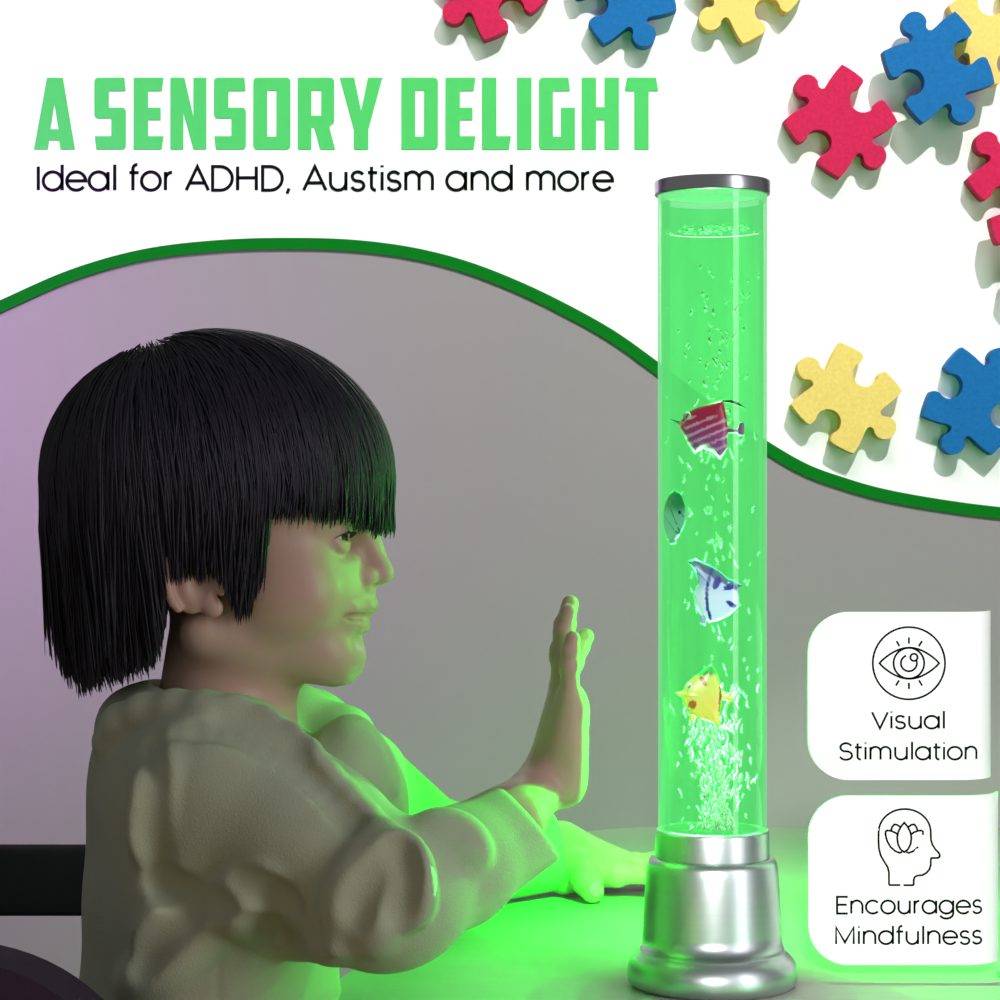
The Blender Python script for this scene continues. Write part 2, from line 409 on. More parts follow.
def text_strokes(txt, x0, x1, base, size, sy=None):
    """set txt between x0 and x1 (pixels), cap letters `size` px per em unit"""
    track = 0.035
    tot = sum(FONT[c][0] + track for c in txt) - track
    k = (x1 - x0) / tot
    out = []; x = 0.0
    for c in txt:
        adv, st = FONT[c]
        for pts, closed in st:
            out.append(([(x0 + (x + px) * k, base - py * size) for px, py in pts], closed))
        x += adv + track
    return out
st = text_strokes('Ideal for ADHD, Austism and more', 35.5, 614, 190.2, 35.5)
o = link('tagline_lettering', ribbons('tagline_lettering', st, 3.2, onwall(D_B), 0.0008, (0, -1, 0)), M['ink'], panel, smooth=False)
o['label'] = 'thin black line of text under the headline'

# ------------------------------------------------------------------ foam puzzle pieces on the panel
def piece_outline(A, half):
    """A: angle in degrees of the corner whose counter-clockwise side carries a tab; sides alternate tab / blank"""
    out = []
    for k in range(4):
        a0 = math.radians(A + 90 * k); a1 = math.radians(A + 90 * (k + 1)); R = half * math.sqrt(2)
        p0 = np.array([math.cos(a0), math.sin(a0)]) * R; p1 = np.array([math.cos(a1), math.sin(a1)]) * R
        mid = (p0 + p1) / 2; d = (p1 - p0) / 2; nrm = mid
        if k % 2 == 0:      # tab
            prof = [(-1.0, 0.0), (-0.80, -0.015), (-0.58, -0.055), (-0.40, -0.105), (-0.28, -0.125), (-0.215, -0.085), (-0.20, -0.01), (-0.235, 0.07)]
            bulb = arc(0, 0.215, 0.295, 0.295, 200, -20, 18)
            full = prof + bulb + [(-x, y) for x, y in reversed(prof)]
        else:               # blank
            prof = [(-1.0, 0.0), (-0.85, 0.05), (-0.62, 0.10), (-0.42, 0.125), (-0.345, 0.115), (-0.30, 0.05), (-0.285, -0.02)]
            bulb = arc(0, -0.235, 0.325, 0.315, 150, 390, 18)
            full = prof + bulb + [(-x, y) for x, y in reversed(prof)]
        for u, h in full[:-1]:
            out.append(mid + d * u + nrm * h)
    return out

def puzzle(name, m, cx, cy, A, label, half=40.0, thick=0.0225, lift=0.0, d=None):
    dB = D_B - lift
    pts = piece_outline(A, half)
    me = fill_mesh(name, [[(p[0], p[1]) for p in pts]], lambda u, v: W(cx + u, cy - v, dB - thick) * np.array([1, 0, 1]) + np.array([0, dB, 0]), thick, (0, -1, 0))
    # round the front rim
    bm = bmesh.new(); bm.from_mesh(me)
    rim = [e for e in bm.edges if all(abs(v.co.y - (dB - thick)) < 1e-4 for v in e.verts) and
           len(e.link_faces) == 2 and any(abs(f.normal.y) < 0.5 for f in e.link_faces)]
    try: bmesh.ops.bevel(bm, geom=rim, offset=0.0022, segments=3, profile=0.5, affect='EDGES', clamp_overlap=True)
    except Exception: pass
    c = Vector(W(cx, cy, dB))
    bmesh.ops.translate(bm, vec=-c, verts=bm.verts)
    bmesh.ops.recalc_face_normals(bm, faces=bm.faces); bm.to_mesh(me); bm.free()
    o = link(name, me, m, smooth=False); o.location = c
    tag(o, label, 'puzzle piece', 'foam puzzle pieces on the white panel')
    return o
puzzle('puzzle_piece', M['pink'], 494, -16, 170, 'pink foam puzzle piece above the word DELIGHT, cut by the top edge')
puzzle('puzzle_piece', M['blue'], 623.5, -9.5, 250, 'blue foam puzzle piece at the top edge between a pink and a yellow one')
puzzle('puzzle_piece', M['yellow'], 748, -13, 175, 'yellow foam puzzle piece cut by the top edge, above the lamp cap')
puzzle('puzzle_piece', M['pink'], 841, 121, 89, 'whole pink foam puzzle piece beside the lamp cap')
puzzle('puzzle_piece', M['yellow'], 1001, 33, 152, 'yellow foam puzzle piece lying partly under a blue one', half=42)
puzzle('puzzle_piece', M['blue'], 939, 67, 74, 'blue foam puzzle piece overlapping a yellow one in the top corner', half=41, lift=0.0224, thick=0.0205)
puzzle('puzzle_piece', M['pink'], 1024, 175, 94, 'pink foam puzzle piece with one knob showing, below the overlapping blue piece')
puzzle('puzzle_piece', M['pink'], 1044, 237, 70, 'pink foam puzzle piece of which only a small tip shows at the right edge', lift=0.0224)
puzzle('puzzle_piece', M['yellow'], 847, 398, 97, 'whole yellow foam puzzle piece beside the lamp tube near the wavy edge', half=39.5)
puzzle('puzzle_piece', M['blue'], 977, 401, 195.5, 'blue foam puzzle piece beside the whole yellow one near the wavy edge', half=39.5)

# ------------------------------------------------------------------ table
tb = [(-0.140, 1.20), (0.058, 2.045), (0.95, 1.975), (0.95, 1.20)]
tbr = rounded(tb, [0.06, 0.11, 0.15, 0.06], 14)
table = thing('table', (0.3, 1.6, 0), 'pale painted wooden table carrying the bubble lamp, lit green', 'table')
me = fill_mesh('tabletop', [[(a * 100, b * 100) for a, b in tbr]], lambda u, v: (u / 100, v / 100, TABLE - 0.028), 0.028, (0, 0, 1))
bm = bmesh.new(); bm.from_mesh(me)
rim = [e for e in bm.edges if all(abs(v.co.z - TABLE) < 1e-4 for v in e.verts) and len(e.link_faces) == 2 and any(abs(f.normal.z) < 0.5 for f in e.link_faces)]
bmesh.ops.bevel(bm, geom=rim, offset=0.004, segments=3, profile=0.5, affect='EDGES')
bm.to_mesh(me); bm.free()
link('tabletop', me, M['table'], table, smooth=False)
for x, y in ((0.10, 1.30), (0.16, 1.86), (0.84, 1.82), (0.84, 1.30)):
    link('leg', tube_mesh('leg', [(x, y, 0.0), (x, y, TABLE - 0.027)], [0.018, 0.024], 20), M['darkwood'], table)

# ------------------------------------------------------------------ bubble lamp
LX, LY = (712.3 - 500) / F_PX * 1.371, 1.371
PXL = 1.371 / F_PX
def lz(py): return EYE - (py - 500) * PXL
lamp = thing('bubble_lamp', (LX, LY, TABLE), 'tall green glowing bubble tube lamp on a silver base', 'lamp')
lc = (LX, LY)
def rp(px): return px * PXL
zt = TABLE + 0.0003
prof = [(rp(10), zt), (rp(80), zt), (rp(84), zt + 0.002), (rp(85.3), zt + 0.006), (rp(84.6), zt + 0.0105), (rp(82), zt + 0.0145), (rp(77.5), zt + 0.0175), (rp(73.2), zt + 0.0195), (rp(71.8), zt + 0.022)]
prof += [(rp(71.2), lz(960)), (rp(69.5), lz(930)), (rp(67.6), lz(895)), (rp(65.6), lz(870)), (rp(64.6), lz(863)), (rp(62.5), lz(858)), (rp(58.5), lz(856.6))]
link('base', lathe('base', prof, lc, 128), M['silver'], lamp)
prof = [(rp(57.4), lz(857)), (rp(57.2), lz(855)), (rp(56.6), lz(832)), (rp(56.0), lz(829.5)), (rp(54.8), lz(828.8)), (rp(40), lz(828.8))]
link('tube_socket', lathe('tube_socket', prof, lc, 128), M['silver'], lamp)
prof = [(rp(40), lz(196)), (rp(56.6), lz(196)), (rp(57.6), lz(195.3)), (rp(57.8), lz(194)), (rp(57.8), lz(183)), (rp(57.2), lz(181.6)), (rp(54), lz(181)), (rp(10), lz(181))]
link('cap', lathe('cap', prof, lc, 128), M['silvercap'], lamp)
# clear tube (one shell)
prof = [(rp(54.0), lz(829.5)), (rp(54.0), lz(600)), (rp(54.3), lz(400)), (rp(54.6), lz(194.5))]
link('acrylic_tube', lathe('acrylic_tube', prof, lc, 128, closed=True), M['acrylic'], lamp)
def c_shell(name, r, z0, z1, half_open, nz=24, na=72, th=0.0006):
    """an upright C-shaped wall of glowing water, open towards -y"""
    V = []; Q = []
    for j in range(nz + 1):
        z = z0 + (z1 - z0) * j / nz
        for i in range(na + 1):
            a = -PI / 2 + half_open + (2 * PI - 2 * half_open) * i / na
            V.append((LX + r * math.cos(a), LY + r * math.sin(a), z))
    for j in range(nz):
        for i in range(na):
            a = j * (na + 1) + i
            Q.append((a, a + 1, a + na + 2, a + na + 1))
    return mesh_np(name, V, Q)
o = link('water_column', c_shell('water_column', rp(51), lz(829), lz(232), math.radians(60)), M['water'], lamp); o['label'] = 'glowing green water'
link('air_gap', c_shell('air_gap', rp(50.8), lz(231.2), lz(203), math.radians(60), 4), M['airgap'], lamp)
link('water_floor', lathe('water_floor', [(rp(2), lz(828.4)), (rp(49), lz(828.4))], lc, 64), M['water'], lamp)
prof = [(rp(53.2), lz(203)), (rp(53.4), lz(194.2))]
link('inner_collar', lathe('inner_collar', prof, lc, 96, closed=True), M['collar'], lamp)
# bubbles
def ico(sub=1):
    bm = bmesh.new(); bmesh.ops.create_icosphere(bm, subdivisions=sub, radius=1.0)
    v = np.array([p.co[:] for p in bm.verts]); f = np.array([[q.index for q in t.verts] for t in bm.faces]); bm.free()
    return v, f
IV, IFc = ico(2)
BV = []; BT = []
def add_bubble(x, y, z, rr, st, lean):
    base = sum(len(b) for b in BV) if False else add_bubble.n
    v = IV * np.array([rr, rr, rr * st]); v[:, 0] += v[:, 2] * lean
    BV.append(v + np.array([x, y, z])); BT.append(IFc + base); add_bubble.n += len(v)
add_bubble.n = 0
for i in range(760):
    py = 828 - 140 * RNG.random() ** 1.25 if i < 520 else 828 - 560 * RNG.random()
    k = (828 - py) / 140
    spread = (17 + 16 * min(k, 1.3)) if i < 520 else 34
    px = float(np.clip(RNG.normal(2 + 4 * math.sin(py * 0.05), spread * 0.55), -46, 46))
    rmax = math.sqrt(max(0, 47 ** 2 - px ** 2))
    y = float(RNG.uniform(-0.6, 0.15)) * rmax
    rr = RNG.uniform(0.7, 1.7) * (1.2 if i < 300 else 0.85)
    add_bubble(LX + rp(px), LY + rp(y), lz(py), rp(rr), RNG.uniform(1.3, 3.6), RNG.uniform(-0.6, 0.6))
for i in range(70):   # foam on the water line
    a = RNG.uniform(0, 2 * PI); q = 46 * math.sqrt(RNG.random())
    add_bubble(LX + rp(q * math.cos(a)), LY + rp(-abs(q * math.sin(a))), lz(231 + RNG.uniform(-3, 4)), rp(RNG.uniform(0.8, 2.0)), 0.8, 0)
o = link('bubbles', mesh_np('bubbles', np.concatenate(BV), [], np.concatenate(BT)), M['bubble'], lamp); o['kind'] = 'stuff'

# ------------------------------------------------------------------ plastic fish inside the tube
def set_tint(me, fn):
    ca = me.color_attributes.new('tint', 'FLOAT_COLOR', 'POINT')
    n = len(me.vertices); co = np.empty(n * 3, np.float32); me.vertices.foreach_get('co', co)
    c = np.ones((n, 4), np.float32); c[:, :3] = fn(co.reshape(-1, 3))
    ca.data.foreach_set('color', c.ravel())

def puffed(name, outline, depth, rings=14):
    """outline in (u,v) -> a body swelling to `depth` in the middle; local x = u, z = v, y = thickness"""
    P = np.array(outline, float)
    # densify
    D = []
    for i in range(len(P)):
        a, b = P[i], P[(i + 1) % len(P)]
        m = max(2, int(np.linalg.norm(b - a) / 2.0))
        for k in range(m): D.append(a + (b - a) * k / m)
    D = np.array(D); c = P.mean(axis=0); n = len(D)
    V = []; Q = []; T = []
    for side in (1, -1):
        base = len(V)
        for j in range(rings + 1):
            t = 1 - j / rings * 0.97
            for p in D:
                q = c + (p - c) * t
                V.append((q[0], -side * depth * math.sqrt(max(0.0, 1 - t ** 2.4)), q[1]))
        for j in range(rings):
            for k in range(n):
                k2 = (k + 1) % n
                f = (base + j * n + k, base + j * n + k2, base + (j + 1) * n + k2, base + (j + 1) * n + k)
                Q.append(f if side > 0 else f[::-1])
        V.append((c[0], -side * depth, c[1])); ci = len(V) - 1
        for k in range(n):
            f = (ci, base + rings * n + k, base + rings * n + (k + 1) % n)
            T.append(f if side < 0 else f[::-1])
    V = np.array(V) * PXL
    me = mesh_np(name, V, Q, T)
    bm = bmesh.new(); bm.from_mesh(me); bmesh.ops.remove_doubles(bm, verts=bm.verts, dist=1e-7); bmesh.ops.recalc_face_normals(bm, faces=bm.faces); bm.to_mesh(me); bm.free()
    return me

def fish(px, py, yoff, rz, label, parts, eyes):
    """parts: (name, outline relative to centre with y up, depth, tint function in px coordinates)"""
    x = LX + rp(px - 711.3); y = LY - yoff
    root = thing('plastic_fish', (x, y, lz(py)), label, 'toy fish', 'plastic fish floating in the lamp')
    root.rotation_euler = (0, 0, rz)
    for nm, ol, dep, fn in parts:
        me = puffed(nm, ol, dep)
        set_tint(me, lambda co, fn=fn: fn(co / PXL))
        o = bpy.data.objects.new(nm, me); COL.objects.link(o); me.materials.append(M['fish']); o.parent = root
        me.polygons.foreach_set('use_smooth', np.ones(len(me.polygons), dtype=bool))
    for (u, v, q, dp, col, col2) in eyes:
        V, Fc = IV.copy(), IFc
        me = mesh_np('eye', (V * np.array([q, q * 0.6, q]) + np.array([u, -dp, v])) * PXL, [], Fc)
        set_tint(me, lambda co, u=u, v=v, q=q, col=col, col2=col2: np.where((np.hypot(co[:, 0] / PXL - u, co[:, 2] / PXL - v) < q * 0.55)[:, None], np.array(col2), np.array(col)))
        o = bpy.data.objects.new('eye', me); COL.objects.link(o); me.materials.append(M['fish']); o.parent = root
        me.polygons.foreach_set('use_smooth', np.ones(len(me.polygons), dtype=bool))
    return root
def lerp3(a, b, t): return np.array(a) * (1 - t)[:, None] + np.array(b) * t[:, None]
def red_tint(c):
    u, v = c[:, 0], c[:, 2]
    col = lerp3((0.42, 0.10, 0.50), (0.72, 0.02, 0.10), np.clip((v + 16) / 26, 0, 1))
    stripe = (np.sin((v - 0.42 * u) * 0.75) > 0.55) & (u > -22) & (v < 14)
    col = np.where(stripe[:, None], np.array((0.95, 0.55, 0.75)), col)
    spot = ((np.sin(u * 1.3) * np.sin(v * 1.1 + 1)) > 0.75) & (v < -10)
    col = np.where(spot[:, None], np.array((0.75, 0.05, 0.15)), col)
    nose = (u < -27)
    col = np.where(nose[:, None], np.array((0.03, 0.02, 0.06)), col)
    return col
fish(703, 431, 0.0170, 0.0, 'red and purple striped plastic fish, uppermost in the lamp',
     [('body', [(-36, 11), (-26, 8.5), (-19, 17), (-8, 23), (6, 27), (16, 29.5), (19, 18), (21, 6), (22, 0), (20, -10), (21, -17), (14, -29), (6, -22), (-4, -18), (-12, -23), (-18, -14), (-23, -4), (-28, 5)], 5, red_tint),
      ('tail', [(20, 2), (30, 0), (33, 8), (37, 7), (37, -5), (32, -6), (30, -3), (20, -3)], 2, lambda c: np.tile((0.35, 0.10, 0.35), (len(c), 1))),
      ('fin_filament', [(16, 29.5), (24, 29.8), (32, 27), (38, 22), (37.4, 21.2), (31, 25.6), (24, 28.2), (16, 28)], 1, lambda c: np.tile((0.02, 0.05, 0.03), (len(c), 1)))],
     [(-19.5, 14, 4.2, 3.2, (0.9, 0.85, 0.7), (0.01, 0.01, 0.01))])
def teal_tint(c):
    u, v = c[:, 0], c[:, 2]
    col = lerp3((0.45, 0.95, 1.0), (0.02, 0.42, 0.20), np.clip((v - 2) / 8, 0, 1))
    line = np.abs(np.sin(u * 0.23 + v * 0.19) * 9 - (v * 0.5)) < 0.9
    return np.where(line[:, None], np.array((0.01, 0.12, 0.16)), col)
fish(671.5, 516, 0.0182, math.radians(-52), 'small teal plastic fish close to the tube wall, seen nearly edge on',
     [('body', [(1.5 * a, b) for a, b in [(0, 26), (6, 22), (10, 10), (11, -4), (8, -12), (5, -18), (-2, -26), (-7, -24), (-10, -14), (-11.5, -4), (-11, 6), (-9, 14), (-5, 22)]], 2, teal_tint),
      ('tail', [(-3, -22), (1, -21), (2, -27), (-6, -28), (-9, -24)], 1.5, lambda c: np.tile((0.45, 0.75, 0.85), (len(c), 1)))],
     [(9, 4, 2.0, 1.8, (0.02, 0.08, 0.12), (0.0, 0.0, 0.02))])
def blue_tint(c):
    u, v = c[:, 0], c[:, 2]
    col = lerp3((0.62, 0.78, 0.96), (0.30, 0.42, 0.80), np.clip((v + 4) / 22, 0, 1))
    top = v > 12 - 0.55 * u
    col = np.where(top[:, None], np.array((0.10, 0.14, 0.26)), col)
    s1 = np.abs(u + 9 - 0.02 * (v + 5) ** 2 * 0.4) < 1.5
    s2 = ((u - 1) ** 2 / 18 + (v - 8 - 0.8 * (u - 1)) ** 2 / 30) < 1
    s3 = ((u - 16) ** 2 / 30 + (v + 13 + 0.5 * (u - 16)) ** 2 / 9) < 1
    s4 = (u > 8) & (np.abs(v - 3 - 0.1 * (u - 8)) < 2.0) & (u < 25)
    for m_ in (s1, s2, s3, s4): col = np.where(m_[:, None], np.array((0.015, 0.03, 0.30)), col)
    return col
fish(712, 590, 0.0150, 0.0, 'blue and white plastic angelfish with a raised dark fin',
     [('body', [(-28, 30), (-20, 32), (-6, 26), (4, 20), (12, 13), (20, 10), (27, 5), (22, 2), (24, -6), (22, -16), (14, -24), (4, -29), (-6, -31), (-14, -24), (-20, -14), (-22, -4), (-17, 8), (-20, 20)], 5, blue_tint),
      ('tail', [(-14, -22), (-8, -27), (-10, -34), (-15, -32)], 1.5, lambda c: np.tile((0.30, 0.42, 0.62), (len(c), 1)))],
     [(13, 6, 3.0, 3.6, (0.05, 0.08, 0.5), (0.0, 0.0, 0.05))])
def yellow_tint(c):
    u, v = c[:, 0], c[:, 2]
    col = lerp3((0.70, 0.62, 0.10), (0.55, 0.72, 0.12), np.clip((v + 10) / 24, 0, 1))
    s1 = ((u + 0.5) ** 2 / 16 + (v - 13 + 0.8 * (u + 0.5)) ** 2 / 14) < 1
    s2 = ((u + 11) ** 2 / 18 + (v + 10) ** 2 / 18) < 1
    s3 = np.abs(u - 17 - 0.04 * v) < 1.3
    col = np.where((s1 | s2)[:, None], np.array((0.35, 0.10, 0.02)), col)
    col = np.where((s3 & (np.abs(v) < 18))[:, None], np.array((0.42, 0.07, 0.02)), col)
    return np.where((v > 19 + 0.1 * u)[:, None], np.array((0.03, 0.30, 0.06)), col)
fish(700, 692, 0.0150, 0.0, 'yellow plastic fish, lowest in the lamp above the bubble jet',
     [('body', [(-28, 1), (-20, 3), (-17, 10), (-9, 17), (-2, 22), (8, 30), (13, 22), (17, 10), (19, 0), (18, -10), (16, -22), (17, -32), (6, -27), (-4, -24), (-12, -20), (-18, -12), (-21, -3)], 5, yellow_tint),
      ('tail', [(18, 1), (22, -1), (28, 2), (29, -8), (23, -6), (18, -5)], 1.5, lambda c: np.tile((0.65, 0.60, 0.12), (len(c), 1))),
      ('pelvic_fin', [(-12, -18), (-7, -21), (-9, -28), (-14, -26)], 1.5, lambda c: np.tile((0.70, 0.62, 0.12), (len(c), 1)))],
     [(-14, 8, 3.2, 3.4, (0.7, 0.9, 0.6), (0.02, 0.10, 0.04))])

# ------------------------------------------------------------------ white cards with icons, on a post just past the frame
DC = 1.376; PXC = DC / F_PX
def card(x0, xflat, xend, y0, y1, rad, label, bend):
    root = thing('sign_card', W((x0 + xend) / 2, y1, DC), label, 'sign card', 'white information cards')
    xs = np.concatenate([x0 + rad * (1 - np.cos(np.linspace(0, PI / 2, 16))), np.linspace(x0 + rad, xflat, 8)[1:]])
    cols = []
    for x in xs:
        t = min(1.0, (x - x0) / rad); ins = rad * (1 - math.sqrt(max(0, 1 - (1 - t) ** 2)))
        cols.append((x, 0.0, 0.0, ins))
    for k in range(1, 15):
        a = math.radians(78) * k / 14
        cols.append((xflat + bend * math.sin(a), bend * (1 - math.cos(a)), a, 0.0))
    th = 2.6
    V = []; Q = []
    for x, yb, a, ins in cols:
        nx, ny = math.sin(a), -math.cos(a)
        for yy in (y0 + ins, y1 - ins):
            for t_ in (0, th):
                p = W(x, yy, DC)
                V.append((p[0] - nx * t_ * PXC * 1.0, DC + (yb - ny * t_) * PXC, p[2]))
    m = len(cols)
    for i in range(m - 1):
        a, b = 4 * i, 4 * (i + 1)   # 0 top-front 1 top-back 2 bot-front 3 bot-back
        Q += [(a, a + 2, b + 2, b), (a + 1, b + 1, b + 3, a + 3), (a, b, b + 1, a + 1), (a + 2, a + 3, b + 3, b + 2)]
    Q += [(0, 1, 3, 2), (4*m-4, 4*m-2, 4*m-1, 4*m-3)]
    me = mesh_np('panel', V, Q)
    bm = bmesh.new(); bm.from_mesh(me); bmesh.ops.remove_doubles(bm, verts=bm.verts, dist=1e-6); bmesh.ops.recalc_face_normals(bm, faces=bm.faces); bm.to_mesh(me); bm.free()
    link('panel', me, M['card'], root, smooth=False)
    return root
up = card(808.5, 958, 998, 612, 780, 40, 'white rounded card with an eye icon above the words Visual Stimulation', 40)
lo = card(808.5, 964, 1006, 796, 965, 40, 'white rounded card with a head and lotus icon reading Encourages Mindfulness', 42)
def on_card(xflat, bend):
    def f(u, v):
        t = min(0.97, max(0.0, (u - xflat) / bend))
        p = W(u, v, DC); p[1] += bend * (1 - math.sqrt(1 - t * t)) * PXC
        return p
    return f
def z5(x, y, ox, oy, k=4.7619): return (ox + x / k, oy + y / k)
def ink(name, st, w, root, label=None):
    o = link(name, ribbons(name, st, w, on_card(958, 40) if root == up else on_card(964, 42), 0.0003, (0, -1, 0)), M['ink'], root, smooth=False)
    if label: o['label'] = label
eye = []
E_ = lambda x, y: z5(x, y, 790, 600)
def circle_px(cx, cy, rx, ry=None, a0=0, a1=360, n=48):
    return [(cx + rx * math.cos(math.radians(a0 + (a1 - a0) * k / n)), cy + (ry or rx) * math.sin(math.radians(a0 + (a1 - a0) * k / n))) for k in range(n + (0 if abs(a1 - a0) == 360 else 1))]
cx, cy = E_(566, 301)
eye.append((circle_px(cx, cy, 172 / 4.76), True))
eye.append((circle_px(cx, cy, 73 / 4.76), True))
eye.append((circle_px(cx, cy, 38 / 4.76, a0=-28, a1=250), False))
eye.append((circle_px(*E_(590, 273), 17 / 4.76), True))
up_l = [E_(426 + 284 * t, 301 - 74 * math.sin(PI * t) ** 0.85) for t in np.linspace(0, 1, 26)]
dn_l = [E_(426 + 284 * t, 301 + 74 * math.sin(PI * t) ** 0.85) for t in np.linspace(1, 0, 26)]
eye.append((up_l + dn_l[1:-1], True))
for (a, b, c, d) in ((566, 178, 566, 208), (507, 195, 521, 220), (629, 195, 613, 220), (566, 394, 566, 424), (519, 382, 504, 408), (614, 382, 629, 408)):
    eye.append(([E_(a, b), E_(c, d)], False))
ink('eye_icon', eye, 1.95, up)
ink('lettering', text_strokes('Visual', 871.5, 946, 728.5, 24.5) + text_strokes('Stimulation', 838.5, 979.5, 759.5, 24.5), 2.15, up)
hd = []
K_ = lambda x, y: z5(x, y, 790, 780)
left = [(525, 500), (474, 500), (471, 494), (471, 440), (465, 415), (448, 388), (432, 360), (423, 325), (421, 285), (422, 240)]
dome = [(546 - 124 * math.cos(t), 248 - 110 * math.sin(t)) for t in np.linspace(0.03, PI - 0.03, 24)]
right = [(670, 255), (671, 285), (678, 308), (692, 330), (708, 346), (713, 356), (712, 366), (704, 371), (690, 371), (672, 372), (670, 380), (670, 405), (664, 425), (650, 442), (630, 453), (606, 455), (594, 462), (589, 474), (589, 496), (586, 501), (540, 501)]
hd.append(([K_(*p) for p in left + dome + right], False))
petal = [(544, 203), (560, 222), (573, 248), (578, 275), (574, 305), (562, 330), (544, 343), (526, 330), (514, 305), (510, 275), (515, 248), (528, 222)]
hd.append(([K_(*p) for p in petal], True))
for sgn in (-1, 1):
    mx = lambda x: 544 + sgn * (544 - x)
    op = [(515, 262), (500, 250), (480, 242), (462, 240), (455, 246), (455, 262), (462, 290), (478, 318), (500, 338), (522, 347), (534, 343)]
    if sgn < 0: op = op
    pts = [K_(mx(2 * 544 - x) if sgn < 0 else mx(x), y) for x, y in op]
    if sgn > 0: pts = [K_(2 * 544 - x, y) for x, y in op]
    else: pts = [K_(x, y) for x, y in op]
    if sgn > 0: hd.append((pts[:6], False)); hd.append(([K_(2 * 544 - 485, 325)] + pts[7:], False))
    else: hd.append((pts, False))
    q = [(481, 240), (487, 222), (497, 211), (510, 213), (528, 226)]
    hd.append(([K_(x if sgn < 0 else 2 * 544 - x, y) for x, y in q], False))
ink('head_icon', hd, 1.95, lo)
ink('lettering', text_strokes('Encourages', 835.5, 983.5, 913.5, 25.2) + text_strokes('Mindfulness', 834.5, 983.5, 944, 25.2), 2.15, lo)
post = thing('sign_post', (W(1017, 965, DC)[0], DC + 0.02, TABLE), 'slim metal post at the right edge holding the two white cards', 'sign post')
pxp = W(1017, 965, DC)[0]
link('rod', tube_mesh('rod', [(pxp, DC + 0.018, TABLE + 0.004), (pxp, DC + 0.018, W(0, 600, DC)[2])], 0.0035, 20), M['silver'], post)
link('foot_disc', lathe('foot_disc', [(0.001, TABLE + 0.0002), (0.0075, TABLE + 0.0002), (0.008, TABLE + 0.002), (0.0075, TABLE + 0.0045), (0.001, TABLE + 0.005)], (pxp, DC + 0.018), 48), M['silver'], post)

# ------------------------------------------------------------------ furniture at the left
bench = thing('bench', (-0.75, 2.0, 0), 'dark wooden bench with a wide backrest rail behind the child', 'bench')
zr0, zr1 = EYE - 414 / F_PX * 1.95, EYE - 346 / F_PX * 1.95
link('backrest_rail', box_mesh('backrest_rail', (-0.80, 1.95, (zr0 + zr1) / 2), (0.605, 0.014, (zr1 - zr0) / 2), 0.005), M['darkwood'], bench)
link('seat', box_mesh('seat', (-0.80, 2.13, 0.42), (0.60, 0.19, 0.018), 0.006), M['darkwood'], bench)
for x in (-1.34, -0.28):
    link('leg', box_mesh('leg', (x, 1.96, 0.33), (0.022, 0.016, 0.33), 0.003), M['darkwood'], bench)
    link('leg', box_mesh('leg', (x, 2.29, 0.201), (0.022, 0.016, 0.201), 0.003), M['darkwood'], bench)
chair = thing('chair', (-0.3, 1.2, 0), 'dark plum upholstered chair with a rounded backrest in front of the bench', 'chair')
dq = 1.14; qx = W(-52, 0, dq)[0]; qz = W(0, 1162, dq)[2]; qr = 213 / F_PX * dq
def round_back():
    ol = [(qx + qr * math.cos(t), qz + qr * math.sin(t)) for t in np.linspace(0, PI, 40)] + [(qx - qr, 0.46), (qx + qr, 0.46)]
    me = fill_mesh('backrest', [[(a * 100, b * 100) for a, b in ol]], lambda u, v: (u / 100, dq + 0.022, v / 100), 0.044, (0, -1, 0))
    bm = bmesh.new(); bm.from_mesh(me)
    ed = [e for e in bm.edges if len(e.link_faces) == 2 and abs(e.link_faces[0].normal.dot(e.link_faces[1].normal)) < 0.3 and abs(e.verts[0].co.y - e.verts[1].co.y) < 1e-5]
    bmesh.ops.bevel(bm, geom=ed, offset=0.016, segments=5, profile=0.5, affect='EDGES', clamp_overlap=True)
    bm.to_mesh(me); bm.free(); return me
link('backrest', round_back(), M['plum'], chair)
link('seat', box_mesh('seat', (qx, dq - 0.15, 0.44), (0.125, 0.15, 0.028), 0.018, seg=5), M['plum'], chair)
for x in (-0.1, 0.1):
    for y in (-0.27, 0.0):
        link('leg', tube_mesh('leg', [(qx + x, dq + y, 0.0), (qx + x, dq + y, 0.42)], [0.010, 0.015], 14), M['darkwood'], chair)
# the child's own stool
stool = thing('stool', (-0.20, DM, 0), 'dark wooden stool under the seated child', 'stool')
link('seat', lathe('seat', [(0.01, 0.468), (0.11, 0.468), (0.117, 0.475), (0.117, 0.489), (0.11, 0.496), (0.01, 0.498)], (-0.20, DM), 64), M['darkwood'], stool)
for a in (45, 135, 225, 315):
    c_, s_ = math.cos(math.radians(a)), math.sin(math.radians(a))
    link('leg', tube_mesh('leg', [(-0.20 + 0.12 * c_, DM + 0.12 * s_, 0), (-0.20 + 0.085 * c_, DM + 0.085 * s_, 0.469)], [0.012, 0.015], 14), M['darkwood'], stool)

